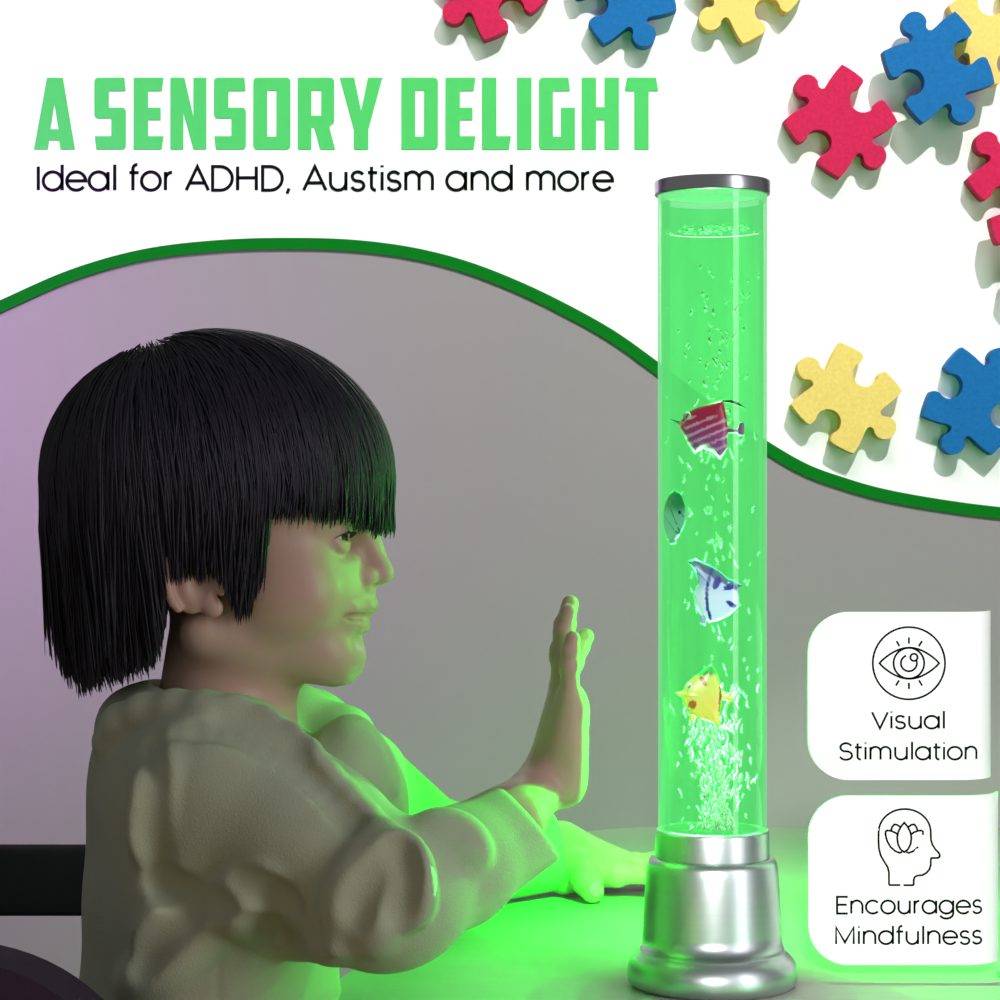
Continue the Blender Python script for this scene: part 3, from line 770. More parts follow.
# ------------------------------------------------------------------ implicit-surface modeller
class Field:
    def __init__(self, xs, ys, zs):
        self.xs, self.ys, self.zs = [np.asarray(a, np.float32) for a in (xs, ys, zs)]
        self.s = 1.0
        self.F = np.full((len(xs), len(ys), len(zs)), 0.05, np.float32)
    def sub(self, lo, hi):
        sl = []
        for a, l, h in zip((self.xs, self.ys, self.zs), lo, hi):
            i0 = max(0, int(np.searchsorted(a, l)) - 1); i1 = min(len(a), int(np.searchsorted(a, h)) + 1)
            sl.append(slice(i0, i1))
        return tuple(sl)
    def pts(self, sl):
        return np.meshgrid(self.xs[sl[0]], self.ys[sl[1]], self.zs[sl[2]], indexing='ij', sparse=True)
    def put(self, sl, d, k, op):
        f = self.F[sl]
        if op == 'u':
            if k > 0:
                h = np.maximum(k - np.abs(f - d), 0) / k
                f = np.minimum(f, d) - h * h * k * 0.25
            else: f = np.minimum(f, d)
        else:
            d = -d
            if k > 0:
                h = np.maximum(k - np.abs(f - d), 0) / k
                f = np.maximum(f, d) + h * h * k * 0.25
            else: f = np.maximum(f, d)
        self.F[sl] = f
    def ell(self, c, r, k=0.01, rot=None, op='u', pad=0.008):
        c = np.asarray(c, float); r = np.asarray(r, float) * self.s; R = r.max() if rot is not None else r
        e = R + k + pad
        sl = self.sub(c - e, c + e)
        X, Y, Z = self.pts(sl); X = X - c[0]; Y = Y - c[1]; Z = Z - c[2]
        if rot is not None:
            a = rot.T if False else rot
            X, Y, Z = (a[0, 0] * X + a[1, 0] * Y + a[2, 0] * Z, a[0, 1] * X + a[1, 1] * Y + a[2, 1] * Z, a[0, 2] * X + a[1, 2] * Y + a[2, 2] * Z)
        k0 = np.sqrt((X / r[0]) ** 2 + (Y / r[1]) ** 2 + (Z / r[2]) ** 2)
        k1 = np.sqrt((X / r[0] ** 2) ** 2 + (Y / r[1] ** 2) ** 2 + (Z / r[2] ** 2) ** 2)
        d = (k0 * (k0 - 1) / np.maximum(k1, 1e-6)).astype(np.float32)
        self.put(sl, d, k, op)
    def cap(self, a, b, ra, rb=None, k=0.01, op='u', pad=0.008):
        a = np.asarray(a, float); b = np.asarray(b, float); rb = ra if rb is None else rb; ra = ra * self.s; rb = rb * self.s
        e = max(ra, rb) + k + pad
        sl = self.sub(np.minimum(a, b) - e, np.maximum(a, b) + e)
        X, Y, Z = self.pts(sl)
        ab = b - a; L2 = max(float(ab @ ab), 1e-12)
        t = np.clip(((X - a[0]) * ab[0] + (Y - a[1]) * ab[1] + (Z - a[2]) * ab[2]) / L2, 0, 1)
        d = np.sqrt((X - a[0] - t * ab[0]) ** 2 + (Y - a[1] - t * ab[1]) ** 2 + (Z - a[2] - t * ab[2]) ** 2) - (ra + (rb - ra) * t)
        self.put(sl, d.astype(np.float32), k, op)
    def chain(self, pts, rad, k=0.01, op='u'):
        rr = rad if isinstance(rad, (list, tuple)) else [rad] * len(pts)
        for i in range(len(pts) - 1): self.cap(pts[i], pts[i + 1], rr[i], rr[i + 1], k, op)
    def mesh(self, name):
        F = self.F; s = F < 0
        cnt = np.zeros(tuple(n - 1 for n in F.shape), np.int8)
        offs = [(i, j, k) for i in (0, 1) for j in (0, 1) for k in (0, 1)]
        n0, n1, n2 = cnt.shape
        for i, j, k in offs: cnt += s[i:i + n0, j:j + n1, k:k + n2]
        act = np.argwhere((cnt > 0) & (cnt < 8))
        I, J, K = act.T
        val = np.stack([F[I + i, J + j, K + k] for i, j, k in offs], 1)
        acc = np.zeros((len(act), 3)); num = np.zeros(len(act))
        for a in range(8):
            for b in range(a + 1, 8):
                da = np.array(offs[b]) - np.array(offs[a])
                if np.abs(da).sum() != 1: continue
                va, vb = val[:, a], val[:, b]
                m = (va < 0) != (vb < 0)
                t = np.where(m, va / np.where(m, va - vb, 1), 0)
                p = np.array(offs[a])[None] + t[:, None] * da[None]
                acc += np.where(m[:, None], p, 0); num += m
        fr = acc / num[:, None]
        V = np.stack([ax[ix] + fr[:, c] * (ax[ix + 1] - ax[ix]) for c, (ax, ix) in enumerate(zip((self.xs, self.ys, self.zs), (I, J, K)))], 1)
        ids = np.full(cnt.shape, -1, np.int32); ids[I, J, K] = np.arange(len(act))
        Qs = []
        for ax in range(3):
            o1 = [0, 0, 0]; o1[ax] = 1
            A = s[:F.shape[0] - o1[0], :F.shape[1] - o1[1], :F.shape[2] - o1[2]]; B = s[o1[0]:, o1[1]:, o1[2]:]
            e = np.argwhere(A != B)
            u, v = [(1, 2), (2, 0), (0, 1)][ax]
            ok = (e[:, u] > 0) & (e[:, v] > 0) & (e[:, u] < F.shape[u] - 1) & (e[:, v] < F.shape[v] - 1)
            e = e[ok]
            def cid(du, dv):
                q = e.copy(); q[:, u] -= du; q[:, v] -= dv
                return ids[q[:, 0], q[:, 1], q[:, 2]]
            q = np.stack([cid(1, 1), cid(0, 1), cid(0, 0), cid(1, 0)], 1)
            flip = ~s[e[:, 0], e[:, 1], e[:, 2]]
            q[flip] = q[flip][:, ::-1]
            Qs.append(q)
        Q = np.concatenate(Qs); Q = Q[(Q >= 0).all(1)]
        return mesh_np(name, V, Q)
    def hit(self, px, py, d0=1.10, d1=1.8):
        """first depth at which the line of sight through (px, py) meets the surface"""
        d = np.arange(d0, d1, 0.001)
        P = np.stack([(px - 500) / F_PX * d, d, EYE - (py - 500) / F_PX * d], 1)
        i = [np.clip(np.rint(np.interp(P[:, c], ax, np.arange(len(ax)))).astype(int), 0, len(ax) - 1) for c, ax in enumerate((self.xs, self.ys, self.zs))]
        f = self.F[i[0], i[1], i[2]] < 0
        return d[np.argmax(f)] if f.any() else None

def axis(*segs):
    """segs: (start, stop, step) joined end to end"""
    out = [np.arange(a, b, st) for a, b, st in segs]
    return np.concatenate(out + [[segs[-1][1]]])

# ------------------------------------------------------------------ the child
U = DM / F_PX                # metres per photo pixel there
YAW = math.radians(-7.0)     # head turned slightly towards the camera
CY, SY = math.cos(YAW), math.sin(YAW)
HO = W(215, 500, DM)
RH = np.array([[CY, -SY, 0], [SY, CY, 0], [0, 0, 1.0]])
def hp(px, py, w=0.0):
    """head coordinates: px, py as in profile, w towards the camera (all in profile pixels)"""
    x = (px - 215) * U; y = -w * U
    return np.array([HO[0] + CY * x - SY * y, HO[1] + SY * x + CY * y, HO[2] - (py - 500) * U])
def er(x, z, w): return np.array([x, w, z]) * U

step = 0.0013
bx = axis((-0.30, -0.28, 0.004), (-0.28, -0.045, step), (-0.045, 0.0, 0.003), (0.0, 0.15, step), (0.15, 0.32, 0.008))
by = axis((1.15, 1.26, 0.003), (1.26, 1.76, step), (1.76, 1.78, 0.004))
bz = axis((-0.01, 0.69, 0.009), (0.69, 0.72, 0.003), (0.72, 1.115, step))
B = Field(bx, by, bz)
def e(px, py, w, rx, rz, rw, k=14, op='u', tilt=0.0):
    rot = RH
    if tilt:
        c_, s_ = math.cos(tilt), math.sin(tilt)
        rot = RH @ np.array([[c_, 0, s_], [0, 1, 0], [-s_, 0, c_]])
    B.ell(hp(px, py, w), er(rx, rz, rw), k * U, rot, op)
def c(p0, p1, r0, r1=None, k=10, op='u'):
    B.cap(hp(*p0), hp(*p1), r0 * U, (r1 if r1 is not None else r0) * U, k * U, op)
SIDES = (1, -1)
# skull and face masses
e(210, 475, 0, 152, 127, 110)
e(292, 492, 0, 82, 62, 88, k=30)
e(278, 575, 0, 86, 98, 86, k=30)
e(332, 598, 0, 36, 52, 48, k=26)
e(344, 655, 0, 21, 21, 27, k=16)
for q in SIDES:
    c((222, 628, q * 72), (336, 664, q * 16), 24, 14, k=30)
    e(304, 590, q * 60, 44, 40, 30, k=26)
    e(328, 585, q * 48, 22, 17, 18, k=14)                    # smiling cheek
    c((366, 519, q * 14), (336, 516, q * 58), 10, 9, k=18)   # brow
    e(358, 541, q * 36, 17, 13, 19, k=12, op='s')            # eye socket
    e(339, 537, q * 37, 17.5, 17.5, 17.5, k=4)               # globe under the lids
for q in SIDES: e(326, 652, q * 30, 28, 20, 20, k=26)
# neck
c((236, 615, 0), (222, 770, 0), 63, 74, k=26)
# nose
c((364, 522, 0), (374, 548, 0), 10, 10, k=14)
c((372, 543, 0), (386.5, 572, 0), 9.5, 10, k=8)
e(368, 574, 0, 18, 12, 16, k=10)
for q in SIDES:
    e(369, 576, q * 14, 12, 9, 8, k=6)
    e(377, 585, q * 8, 6, 3.5, 4, k=3, op='s')
# mouth: full lips wrapped round the muzzle, parted in a smile
c((366, 588, 0), (370, 602, 0), 9, 8, k=10)
UL = [(371.5, 606, 0), (366.5, 606.5, 15), (358, 607, 31), (346, 608.5, 44)]
LL = [(363.5, 624.5, 0), (360, 624, 14), (353, 620, 29), (344, 612.5, 43)]
MC = [(380, 614.5, 0), (369, 615, 17), (359, 613.8, 34), (341, 607.5, 50)]
for q in SIDES:
    f_ = lambda P: [hp(a, b, q * w_) for a, b, w_ in P]
    B.chain(f_(UL), [7.6 * U, 7.2 * U, 6.2 * U, 4.2 * U], 6 * U)
    B.chain(f_(LL), [7.6 * U, 7.4 * U, 6.4 * U, 4.4 * U], 6 * U)
for q in SIDES:
    B.chain([hp(a, b, q * w_) for a, b, w_ in MC], [3.8 * U, 4.2 * U, 4.0 * U, 2.4 * U], 2.5 * U, 's')
    B.chain([hp(352, 588, q * 42), hp(343, 598, q * 50), hp(336, 612, q * 53), hp(334, 624, q * 52)], [1.5 * U, 2.6 * U, 3.0 * U, 1.6 * U], 8 * U, 's')
e(366, 641, 0, 9, 5, 20, k=10, op='s')
# eyelids: arcs hugging the globe
def lid(q, elev_mid, rad, thick, y_off):
    P = []
    for t in np.linspace(0, 1, 11):
        al = math.radians(-48 + 116 * t)
        el = math.radians(elev_mid) * math.sin(PI * t) ** 0.8 + math.radians(2 * t)
        rr = rad
        P.append(hp(339 + rr * math.cos(el) * math.cos(al), 537 - rr * math.sin(el) + y_off, q * (37 + rr * math.cos(el) * math.sin(al))))
    B.chain(P, thick * U, 2.5 * U)
for q in SIDES:
    e(340, 538, q * 38, 19.4, 18.5, 18.6, k=5)                               # lids closed over the globe
    e(353, 537.0, q * 40, 14, 6.2, 22, k=1.5, op='s')                       # the opening between them
    lid(q, 22, 18.8, 2.4, 0); lid(q, -15, 18.4, 2.2, 1); lid(q, -30, 17.6, 3.2, 2.5)
    lid(q, 34, 18.2, 2.6, -1)
# ears
for q in SIDES:
    tl = math.radians(12)
    e(221, 572, q * 100, 25, 38, 9, k=10, tilt=tl)
    e(228, 577, q * 110, 14, 22, 9, k=4, op='s', tilt=tl)
    P = [hp(219 - 25 * math.cos(t) * 1.0, 572 - 38 * math.sin(t), q * 108) for t in np.linspace(-1.0, 2.6, 16)]
    B.chain(P, 4.2 * U, 4 * U)
    e(238, 603, q * 101, 10, 10, 7, k=6)
    e(247, 583, q * 104, 5, 9, 5, k=5)
# trunk (under the clothes)
KB = DM / 1.53
B.s = KB
MID = lambda px, py, dd=0.0: W(px, py, DM) + np.array([0, dd * KB, 0])
B.ell(MID(212, 850), (0.055, 0.095, 0.085), 0.03)
B.ell(MID(205, 960), (0.058, 0.090, 0.10), 0.03)
B.ell((-0.180, DM, 0.595), (0.070, 0.105, 0.085), 0.03)
B.cap(MID(215, 765, -0.085), MID(215, 765, 0.085), 0.030, 0.030, 0.03)
for q in SIDES:      # legs
    B.cap((-0.175, DM - q * 0.055, 0.555), (0.10, DM - q * 0.065, 0.545), 0.052, 0.040, 0.02)
    B.cap((0.10, DM - q * 0.065, 0.545), (0.085, DM - q * 0.065, 0.09), 0.038, 0.024, 0.02)
    B.cap((0.07, DM - q * 0.065, 0.045), (0.17, DM - q * 0.07, 0.028), 0.026, 0.022, 0.02)
# near arm and raised hand
SH_N, EL_N, WR_N = W(225, 768, 1.262), W(380, 893, 1.225), W(541, 786, 1.345)
B.cap(SH_N, EL_N, 0.024, 0.020, 0.015)
B.cap(EL_N, W(512, 818, 1.308), 0.020, 0.0185, 0.012)
B.cap(W(512, 818, 1.308), WR_N, 0.0185, 0.0170, 0.012)
HD = 1.352      # how far away the raised hand is
PN = HD / F_PX
def hn(px, py, lat): return W(px, py, HD) + np.array([0, lat * 0.95, 0])
B.s = 1.0
for (a, b_, r0, r1) in (((553, 776, -0.010), (569, 695, -0.019), 17, 11.5), ((549, 772, -0.003), (563, 690, -0.0065), 19, 12.5),
                        ((548, 772, 0.004), (562, 688, 0.0065), 19, 12.5), ((551, 774, 0.010), (565, 692, 0.0195), 17, 11.5)):
    B.cap(hn(*a), hn(*b_), r0 * PN, r1 * PN, 0.009)
B.ell(hn(573, 742, -0.010), np.array([15 * PN, 0.013, 54 * PN]), 0.009)
B.ell(hn(571, 752, 0.013), np.array([16 * PN, 0.012, 44 * PN]), 0.009)
B.ell(hn(566, 782, 0.0), np.array([16 * PN, 0.018, 21 * PN]), 0.010)
B.ell(hn(575, 708, 0.0), np.array([12 * PN, 0.020, 17 * PN]), 0.007)
def finger(P, R, k=0.0025):
    for i in range(len(P) - 1): B.cap(P[i], P[i + 1], R[i], R[i + 1], k)
    for i in range(1, len(P) - 1): B.ell(P[i], np.full(3, R[i] * 1.07), k)
fr = lambda *q: [v * PN * 1.10 for v in q]
finger([hn(569, 694, -0.0195), hn(568.5, 664, -0.0225), hn(569, 649, -0.0232), hn(571.5, 636, -0.0232)], fr(9.3, 8.2, 7.6, 6.8))
finger([hn(562, 690, -0.0068), hn(560.5, 656, -0.0080), hn(563.5, 632, -0.0083), hn(568, 611, -0.0083)], fr(10.2, 9.2, 8.6, 7.6))
finger([hn(562, 688, 0.0068), hn(561.5, 652, 0.0075), hn(565, 626, 0.0078), hn(570.5, 604, 0.0078)], fr(10.4, 9.4, 8.8, 7.8))
finger([hn(566, 692, 0.0200), hn(574, 664, 0.0225), hn(580.5, 649, 0.0232), hn(587.5, 638.5, 0.0235)], fr(9.8, 8.8, 8.2, 7.3))
finger([hn(560, 768, 0.020), hn(570, 745, 0.034), hn(577, 725, 0.042), hn(583, 712, 0.047)], fr(13, 11, 9.5, 8.5), 0.004)
# far arm and the hand lying on the table
SH_F, EL_F = W(300, 752, 1.455), np.array([-0.030, 1.640, 0.752])
WR_F = np.array([0.040, 1.705, 0.750])
B.cap(SH_F, EL_F, 0.030, 0.024, 0.015)
B.cap(EL_F, WR_F, 0.024, 0.0165, 0.012)
kn = [((0.081, 1.668, 0.7385), 0.0110), ((0.086, 1.686, 0.7395), 0.0115), ((0.084, 1.704, 0.7385), 0.0110), ((0.078, 1.721, 0.7360), 0.0100)]
for i, (p, r_) in enumerate(kn):
    B.cap(WR_F + np.array([0.004, -0.012 + 0.008 * i, 0.0]), p, 0.0155, r_, 0.008)
B.ell((0.060, 1.690, 0.736), (0.024, 0.026, 0.0125), 0.008)
def fing(p, mid, tip, r0): finger([np.array(p), np.array(mid), (np.array(mid) + np.array(tip)) / 2 + np.array([0, 0, 0.0012]), np.array(tip)], [r0, r0 * 0.92, r0 * 0.86, r0 * 0.76])
fing((0.081, 1.668, 0.7380), (0.106, 1.660, 0.7385), (0.131, 1.656, 0.7275), 0.0080)
fing((0.086, 1.686, 0.7390), (0.114, 1.682, 0.7400), (0.141, 1.680, 0.7278), 0.0083)
fing((0.084, 1.704, 0.7380), (0.110, 1.704, 0.7390), (0.135, 1.704, 0.7275), 0.0080)
fing((0.078, 1.721, 0.7360), (0.098, 1.725, 0.7365), (0.116, 1.727, 0.7268), 0.0070)
B.ell((0.0455, 1.676, 0.738), (0.016, 0.017, 0.0165), 0.008)
finger([np.array([0.046, 1.686, 0.744]), np.array([0.0545, 1.668, 0.7415]), np.array([0.0600, 1.654, 0.7350]), np.array([0.0632, 1.645, 0.7290])], [0.0135, 0.0100, 0.0092, 0.0082], 0.005)
body_me = B.mesh('person_body'); del B

def skin_tint(co):
    col = np.tile(np.array((0.60, 0.39, 0.29)), (len(co), 1))
    def near(p, r): return np.exp(-np.sum(((co - p) / (r * U)) ** 2, 1))
    lip = np.zeros(len(co))
    for q in SIDES:
        for p in ((376, 607, 0), (371, 607.5, 15), (361, 609, 31), (350, 611, 43), (368, 624, 0), (364, 623, 14), (356, 620, 29), (348, 616, 42)):
            lip = np.maximum(lip, near(hp(p[0], p[1], q * p[2]), 6.5))
    col = col * (1 - lip[:, None] * 0.75) + np.array((0.50, 0.20, 0.19)) * lip[:, None] * 0.75
    blush = np.zeros(len(co))
    for q in SIDES:
        blush = np.maximum(blush, near(hp(325, 590, q * 62), 26)); blush = np.maximum(blush, near(hp(196, 585, q * 105), 26) * 0.9)
    blush = np.maximum(blush, near(hp(384, 570, 0), 9) * 0.6)
    return col * (1 - blush[:, None] * 0.25) + np.array((0.58, 0.27, 0.21)) * blush[:, None] * 0.25
set_tint(body_me, skin_tint)
child = link('person', body_me, M['skin'])
tag(child, 'child in a pale hoodie holding one palm up towards the lamp', 'person')

def sphere_mesh(name, cc, r3, rot=None, sub=4):
    v, f = ico(sub)
    v = v * np.array(r3)
    if rot is not None: v = v @ rot.T
    return mesh_np(name, v + np.array(cc), [], f)
for q in SIDES:
    ec = hp(339.5, 537.5, q * 37)
    me = sphere_mesh('eye', ec, np.full(3, 17.6 * U), sub=5)
    gaze = RH @ np.array([math.cos(0.10), -0.20, -0.04]); gaze /= np.linalg.norm(gaze)
    def eye_tint(co, ec=ec, gaze=gaze):
        d = (co - ec) / np.linalg.norm(co - ec, axis=1)[:, None]
        a = np.degrees(np.arccos(np.clip(d @ gaze, -1, 1)))
        col = np.tile(np.array((0.72, 0.70, 0.68)), (len(co), 1))
        col[a < 31] = (0.05, 0.028, 0.015); col[a < 13] = (0.003, 0.003, 0.003)
        return col
    set_tint(me, eye_tint)
    link('eye', me, M['eyewhite'], child)['label'] = 'dark brown eye'
    # brow and lashes as short strands
def strands(name, paths, rads, n=4):
    """paths (N, S, 3), rads (N, S): tapering strands in one mesh"""
    N, S, _ = paths.shape
    tan = np.gradient(paths, axis=1); tan /= np.maximum(np.linalg.norm(tan, axis=2, keepdims=True), 1e-9)
    ref = np.array([0.31, -0.9, 0.31]); a = np.cross(tan, ref); a /= np.maximum(np.linalg.norm(a, axis=2, keepdims=True), 1e-9)
    b = np.cross(tan, a)
    th = np.arange(n) * 2 * PI / n
    V = paths[:, :, None, :] + rads[:, :, None, None] * (a[:, :, None, :] * np.cos(th)[None, None, :, None] + b[:, :, None, :] * np.sin(th)[None, None, :, None])
    idx = np.arange(N * S * n).reshape(N, S, n)
    k2 = np.roll(np.arange(n), -1)
    Q = np.stack([idx[:, :-1, :], idx[:, :-1][:, :, k2], idx[:, 1:][:, :, k2], idx[:, 1:, :]], -1).reshape(-1, 4)
    return V.reshape(-1, 3), Q
for q in SIDES:
    bp, br, lp, lr = [], [], [], []
    for i in range(70):
        t = RNG.random(); bx0, by0, bw0 = 368 - 34 * t, 517 - 4 * math.sin(PI * t) + RNG.uniform(-2.5, 2.5), 16 + 46 * t
        L = RNG.uniform(8, 13); base = hp(bx0 + 7.5 - 2 * t, by0, q * (bw0 + 2)); tip = hp(bx0 + 5.5 - L * 0.5, by0 - 3.5 + 2 * t, q * (bw0 + L * 0.9))
        bp.append([base, (base + tip) / 2 + np.array([0, 0, 0.4 * U]), tip]); br.append([0.7 * U, 0.6 * U, 0.15 * U])
    for i in range(26):
        t = i / 25; al = math.radians(-40 + 105 * t); el = math.radians(15) * math.sin(PI * t) ** 0.8
        rr = 20
        base = hp(339 + rr * math.cos(el) * math.cos(al), 537 - rr * math.sin(el), q * (37 + rr * math.cos(el) * math.sin(al)))
        r2 = rr + 7; tip = hp(339 + r2 * math.cos(al) * math.cos(el), 537 - rr * math.sin(el) - 1, q * (37 + r2 * math.sin(al) * math.cos(el)))
        lp.append([base, (base + tip) / 2 + np.array([0, 0, -0.6 * U]), tip]); lr.append([0.55 * U, 0.4 * U, 0.12 * U])
    edge = []
    for t in np.linspace(0, 1, 15):
        al = math.radians(-46 + 112 * t); el = math.radians(20.5) * math.sin(PI * t) ** 0.8 + math.radians(2 * t); rr = 20.6
        edge.append(hp(339 + rr * math.cos(el) * math.cos(al), 537.6 - rr * math.sin(el), q * (37 + rr * math.cos(el) * math.sin(al))))
    lid_v, lid_f = strands('e', np.array([edge]), np.array([[U * (0.5 + 0.9 * math.sin(PI * t)) for t in np.linspace(0, 1, 15)]]), 6)
    v, f = strands('eyebrow', np.array(bp), np.array(br)); link('eyebrow', mesh_np('eyebrow', v, f), M['hair'], child)
    v, f = strands('eyelashes', np.array(lp), np.array(lr)); link('eyelashes', mesh_np('eyelashes', np.concatenate([v, lid_v]), np.concatenate([f, lid_f + len(v)])), M['hair'], child)
link('teeth', sphere_mesh('teeth', hp(340, 612, 0), er(27, 5.0, 30), RH), M['teeth'], child)
nd = np.array([0.35, -0.86, 0.36]); nd /= np.linalg.norm(nd)
nx_ = np.cross(nd, [0, 0, 1]); nx_ /= np.linalg.norm(nx_); nz_ = np.cross(nx_, nd)
link('thumbnail', sphere_mesh('thumbnail', np.array([0.0632, 1.645, 0.7290]) + nd * 0.0066, (0.0056, 0.0020, 0.0060), np.stack([nx_, nd, nz_], 1)), M['nail'], child)

# ---- hair: a dark cap plus several thousand strands combed from the crown
HC = np.array([217.0, 0.0, 473.0]); HR = np.array([178.0, 122.0, 143.0])     # x, w, y(down)
hem_x = [20, 37, 55, 80, 110, 150, 160, 166, 172, 222, 228, 240, 252, 266, 270, 276, 300, 340, 375, 400]
hem_y = [640, 650, 676, 690, 678, 664, 645, 600, 574, 570, 590, 610, 606, 580, 535, 508, 506, 510, 519, 520]
TW = math.sin(-YAW)
def hem_gap(x, w, y):
    """how far above the hem a strand is, seen in profile from where the child faces sideways"""
    f = DM / (DM - w * U)
    return np.interp(500 + (x - TW * w - 500) * f, hem_x, hem_y) - (500 + (y - 500) * f)
hf = Field(axis((-0.28, -0.04, 0.002)), axis((1.24, 1.45, 0.002)), axis((0.86, 1.12, 0.002)))
hf.ell(hp(*HC[[0, 2, 1]]), HR[[0, 1, 2]] * 0.955 * U, 0.0, RH)
hf.ell(hp(130, 562, 0), er(74, 90, 82), 0.02, RH)
X, Y, Z = np.meshgrid(hf.xs, hf.ys, hf.zs, indexing='ij')
lx = (CY * (X - HO[0]) + SY * (Y - HO[1])) / U + 215; lw_ = (SY * (X - HO[0]) - CY * (Y - HO[1])) / U; ly = 500 - (Z - HO[2]) / U
hf.F = np.maximum(hf.F, ((16 - hem_gap(lx, lw_, ly)) * U).astype(np.float32))
hf.ell(hp(330, 575, 0), er(75, 78, 105), 0.0, RH, op='s')
cap_me = hf.mesh('cap'); del hf, X, Y, Z, lx, ly
N = 9000; S = 18
crown = np.array([150.0, 0.0, 338.0])
P0 = []
while len(P0) < N:
    v = RNG.normal(size=3); v /= np.linalg.norm(v)
    p = HC + HR * v
    if np.linalg.norm(p - crown) > 13 and hem_gap(p[0], p[1], p[2]) > 45 and p[2] < 540: P0.append(np.concatenate([p, [RNG.uniform(0.965, 1.005)]]))
P0 = np.array(P0); lay = P0[:, 3]; p = HC + (P0[:, :3] - HC) * lay[:, None]
ph = p / 17.0
clump = RNG.normal(size=(N, 3)) * 0.05 + 0.07 * np.stack([np.sin(ph[:, 0] * 1.3 + ph[:, 1] * 2.1) + np.sin(ph[:, 1] * 3.7 + 1), np.sin(ph[:, 0] * 2.3 + 2 + ph[:, 2]), 0 * ph[:, 0]], 1)
slack = np.where(p[:, 0] < 150, RNG.uniform(-12, 26, N), RNG.uniform(-9, 13, N))
paths = np.zeros((N, S, 3)); done = np.zeros(N, bool); stp = RNG.uniform(9, 15, N)
for s_ in range(S):
    paths[:, s_] = p
    nrm = (p - HC) / HR ** 2; nrm /= np.linalg.norm(nrm, axis=1)[:, None]
    away = p - crown; away /= np.maximum(np.linalg.norm(away, axis=1)[:, None], 1e-6)
    dcr = np.linalg.norm(p - crown, axis=1)
    g = np.array([0, 0, 1.0])
    wg = np.clip((dcr - 40) / 160, 0, 1)[:, None]
    dirv = away * (1 - 0.62 * wg) + g * 0.75 * wg + clump
    # follow the surface above the equator, fall almost straight below it
    low = np.clip((p[:, 2] - 455) / 50, 0, 1)[:, None]
    tang = dirv - nrm * np.sum(dirv * nrm, 1)[:, None]
    tang /= np.maximum(np.linalg.norm(tang, axis=1)[:, None], 1e-6)
    rad = p - np.array([205.0, 0.0, 0.0]); rad[:, 2] = 0; rad /= np.maximum(np.linalg.norm(rad, axis=1)[:, None], 1e-6)
    fall = g - rad * np.where(p[:, 2] > 520, 0.20, 0.10)[:, None] + clump * 0.8
    d_ = tang * (1 - low) + fall * low; d_ /= np.linalg.norm(d_, axis=1)[:, None]
    newp = p + d_ * stp[:, None]
    stop = hem_gap(newp[:, 0], newp[:, 1], newp[:, 2]) < slack
    newp = np.where(stop[:, None], p + d_ * 1.2, newp)
    # keep on the combed layer while above the equator
    q = (newp - HC) / HR; ln_ = np.linalg.norm(q, axis=1); fix = (newp[:, 2] < 470) & ~stop
    dent = 1 - 0.05 * np.exp(-(np.hypot(newp[:, 0] - 143, newp[:, 2] - 345) / 26) ** 2)
    newp = np.where(fix[:, None], HC + HR * q / ln_[:, None] * (lay * (1 + (dent - 1) * 0.7))[:, None], newp)
    p = newp
R_ = RNG.uniform(0.9, 1.6, N)[:, None] * np.interp(np.arange(S), [0, 2, 9, S - 1], [0.4, 1.0, 0.9, 0.18])[None] * U
world = np.stack([HO[0] + CY * (paths[..., 0] - 215) * U + SY * paths[..., 1] * U,
                  HO[1] + SY * (paths[..., 0] - 215) * U - CY * paths[..., 1] * U,
                  HO[2] - (paths[..., 2] - 500) * U], -1)
# nape wisps
sv, sq = strands('hair', world, R_)
cv = np.empty(len(cap_me.vertices) * 3, np.float32); cap_me.vertices.foreach_get('co', cv); cv = cv.reshape(-1, 3)
cq = np.empty(len(cap_me.loops), np.int32); cap_me.loops.foreach_get('vertex_index', cq); cq = cq.reshape(-1, 4)
hair = link('hair', mesh_np('hair', np.concatenate([cv, sv]), np.concatenate([cq, sq + len(cv)])), M['hair'], child)
hair['label'] = 'black straight hair with a fringe'
bpy.data.meshes.remove(cap_me)

# ---- hoodie
hs = 0.0020
Hd = Field(axis((-0.31, 0.07, hs)), axis((1.13, 1.75, hs)), axis((0.55, 0.935, hs)))
Hd.s = KB
Hd.ell(MID(219, 846), (0.073, 0.118, 0.090), 0.03)
Hd.ell(MID(210, 960), (0.076, 0.116, 0.120), 0.04)
Hd.ell(MID(209, 1080), (0.082, 0.120, 0.085), 0.04)
Hd.cap(MID(218, 772, -0.080), MID(218, 772, 0.080), 0.043, 0.043, 0.04)
Hd.ell(MID(157, 762), (0.036, 0.075, 0.050), 0.03)
# sleeves
CU_N = W(520, 828, 1.308)
Hd.cap(SH_N + np.array([0.004, 0, -0.004]), W(314, 843, 1.245), 0.045, 0.043, 0.03)
Hd.cap(W(314, 843, 1.245), EL_N, 0.043, 0.040, 0.02)
Hd.cap(EL_N + np.array([0.004, 0, 0.000]), W(455, 868, 1.268), 0.040, 0.034, 0.012)
Hd.cap(W(455, 868, 1.268), CU_N + (CU_N - W(455, 868, 1.268)) * 0.45, 0.034, 0.0285, 0.01)
Hd.ell(W(384, 915, 1.232), (0.040, 0.030, 0.025), 0.02)
Hd.s = 1.0
Hd.cap(SH_F, EL_F + np.array([-0.01, -0.02, 0.004]), 0.040, 0.033, 0.02)
Hd.cap(EL_F + np.array([-0.01, -0.02, 0.004]), WR_F + np.array([0.020, -0.008, 0.000]), 0.036, 0.0250, 0.015)
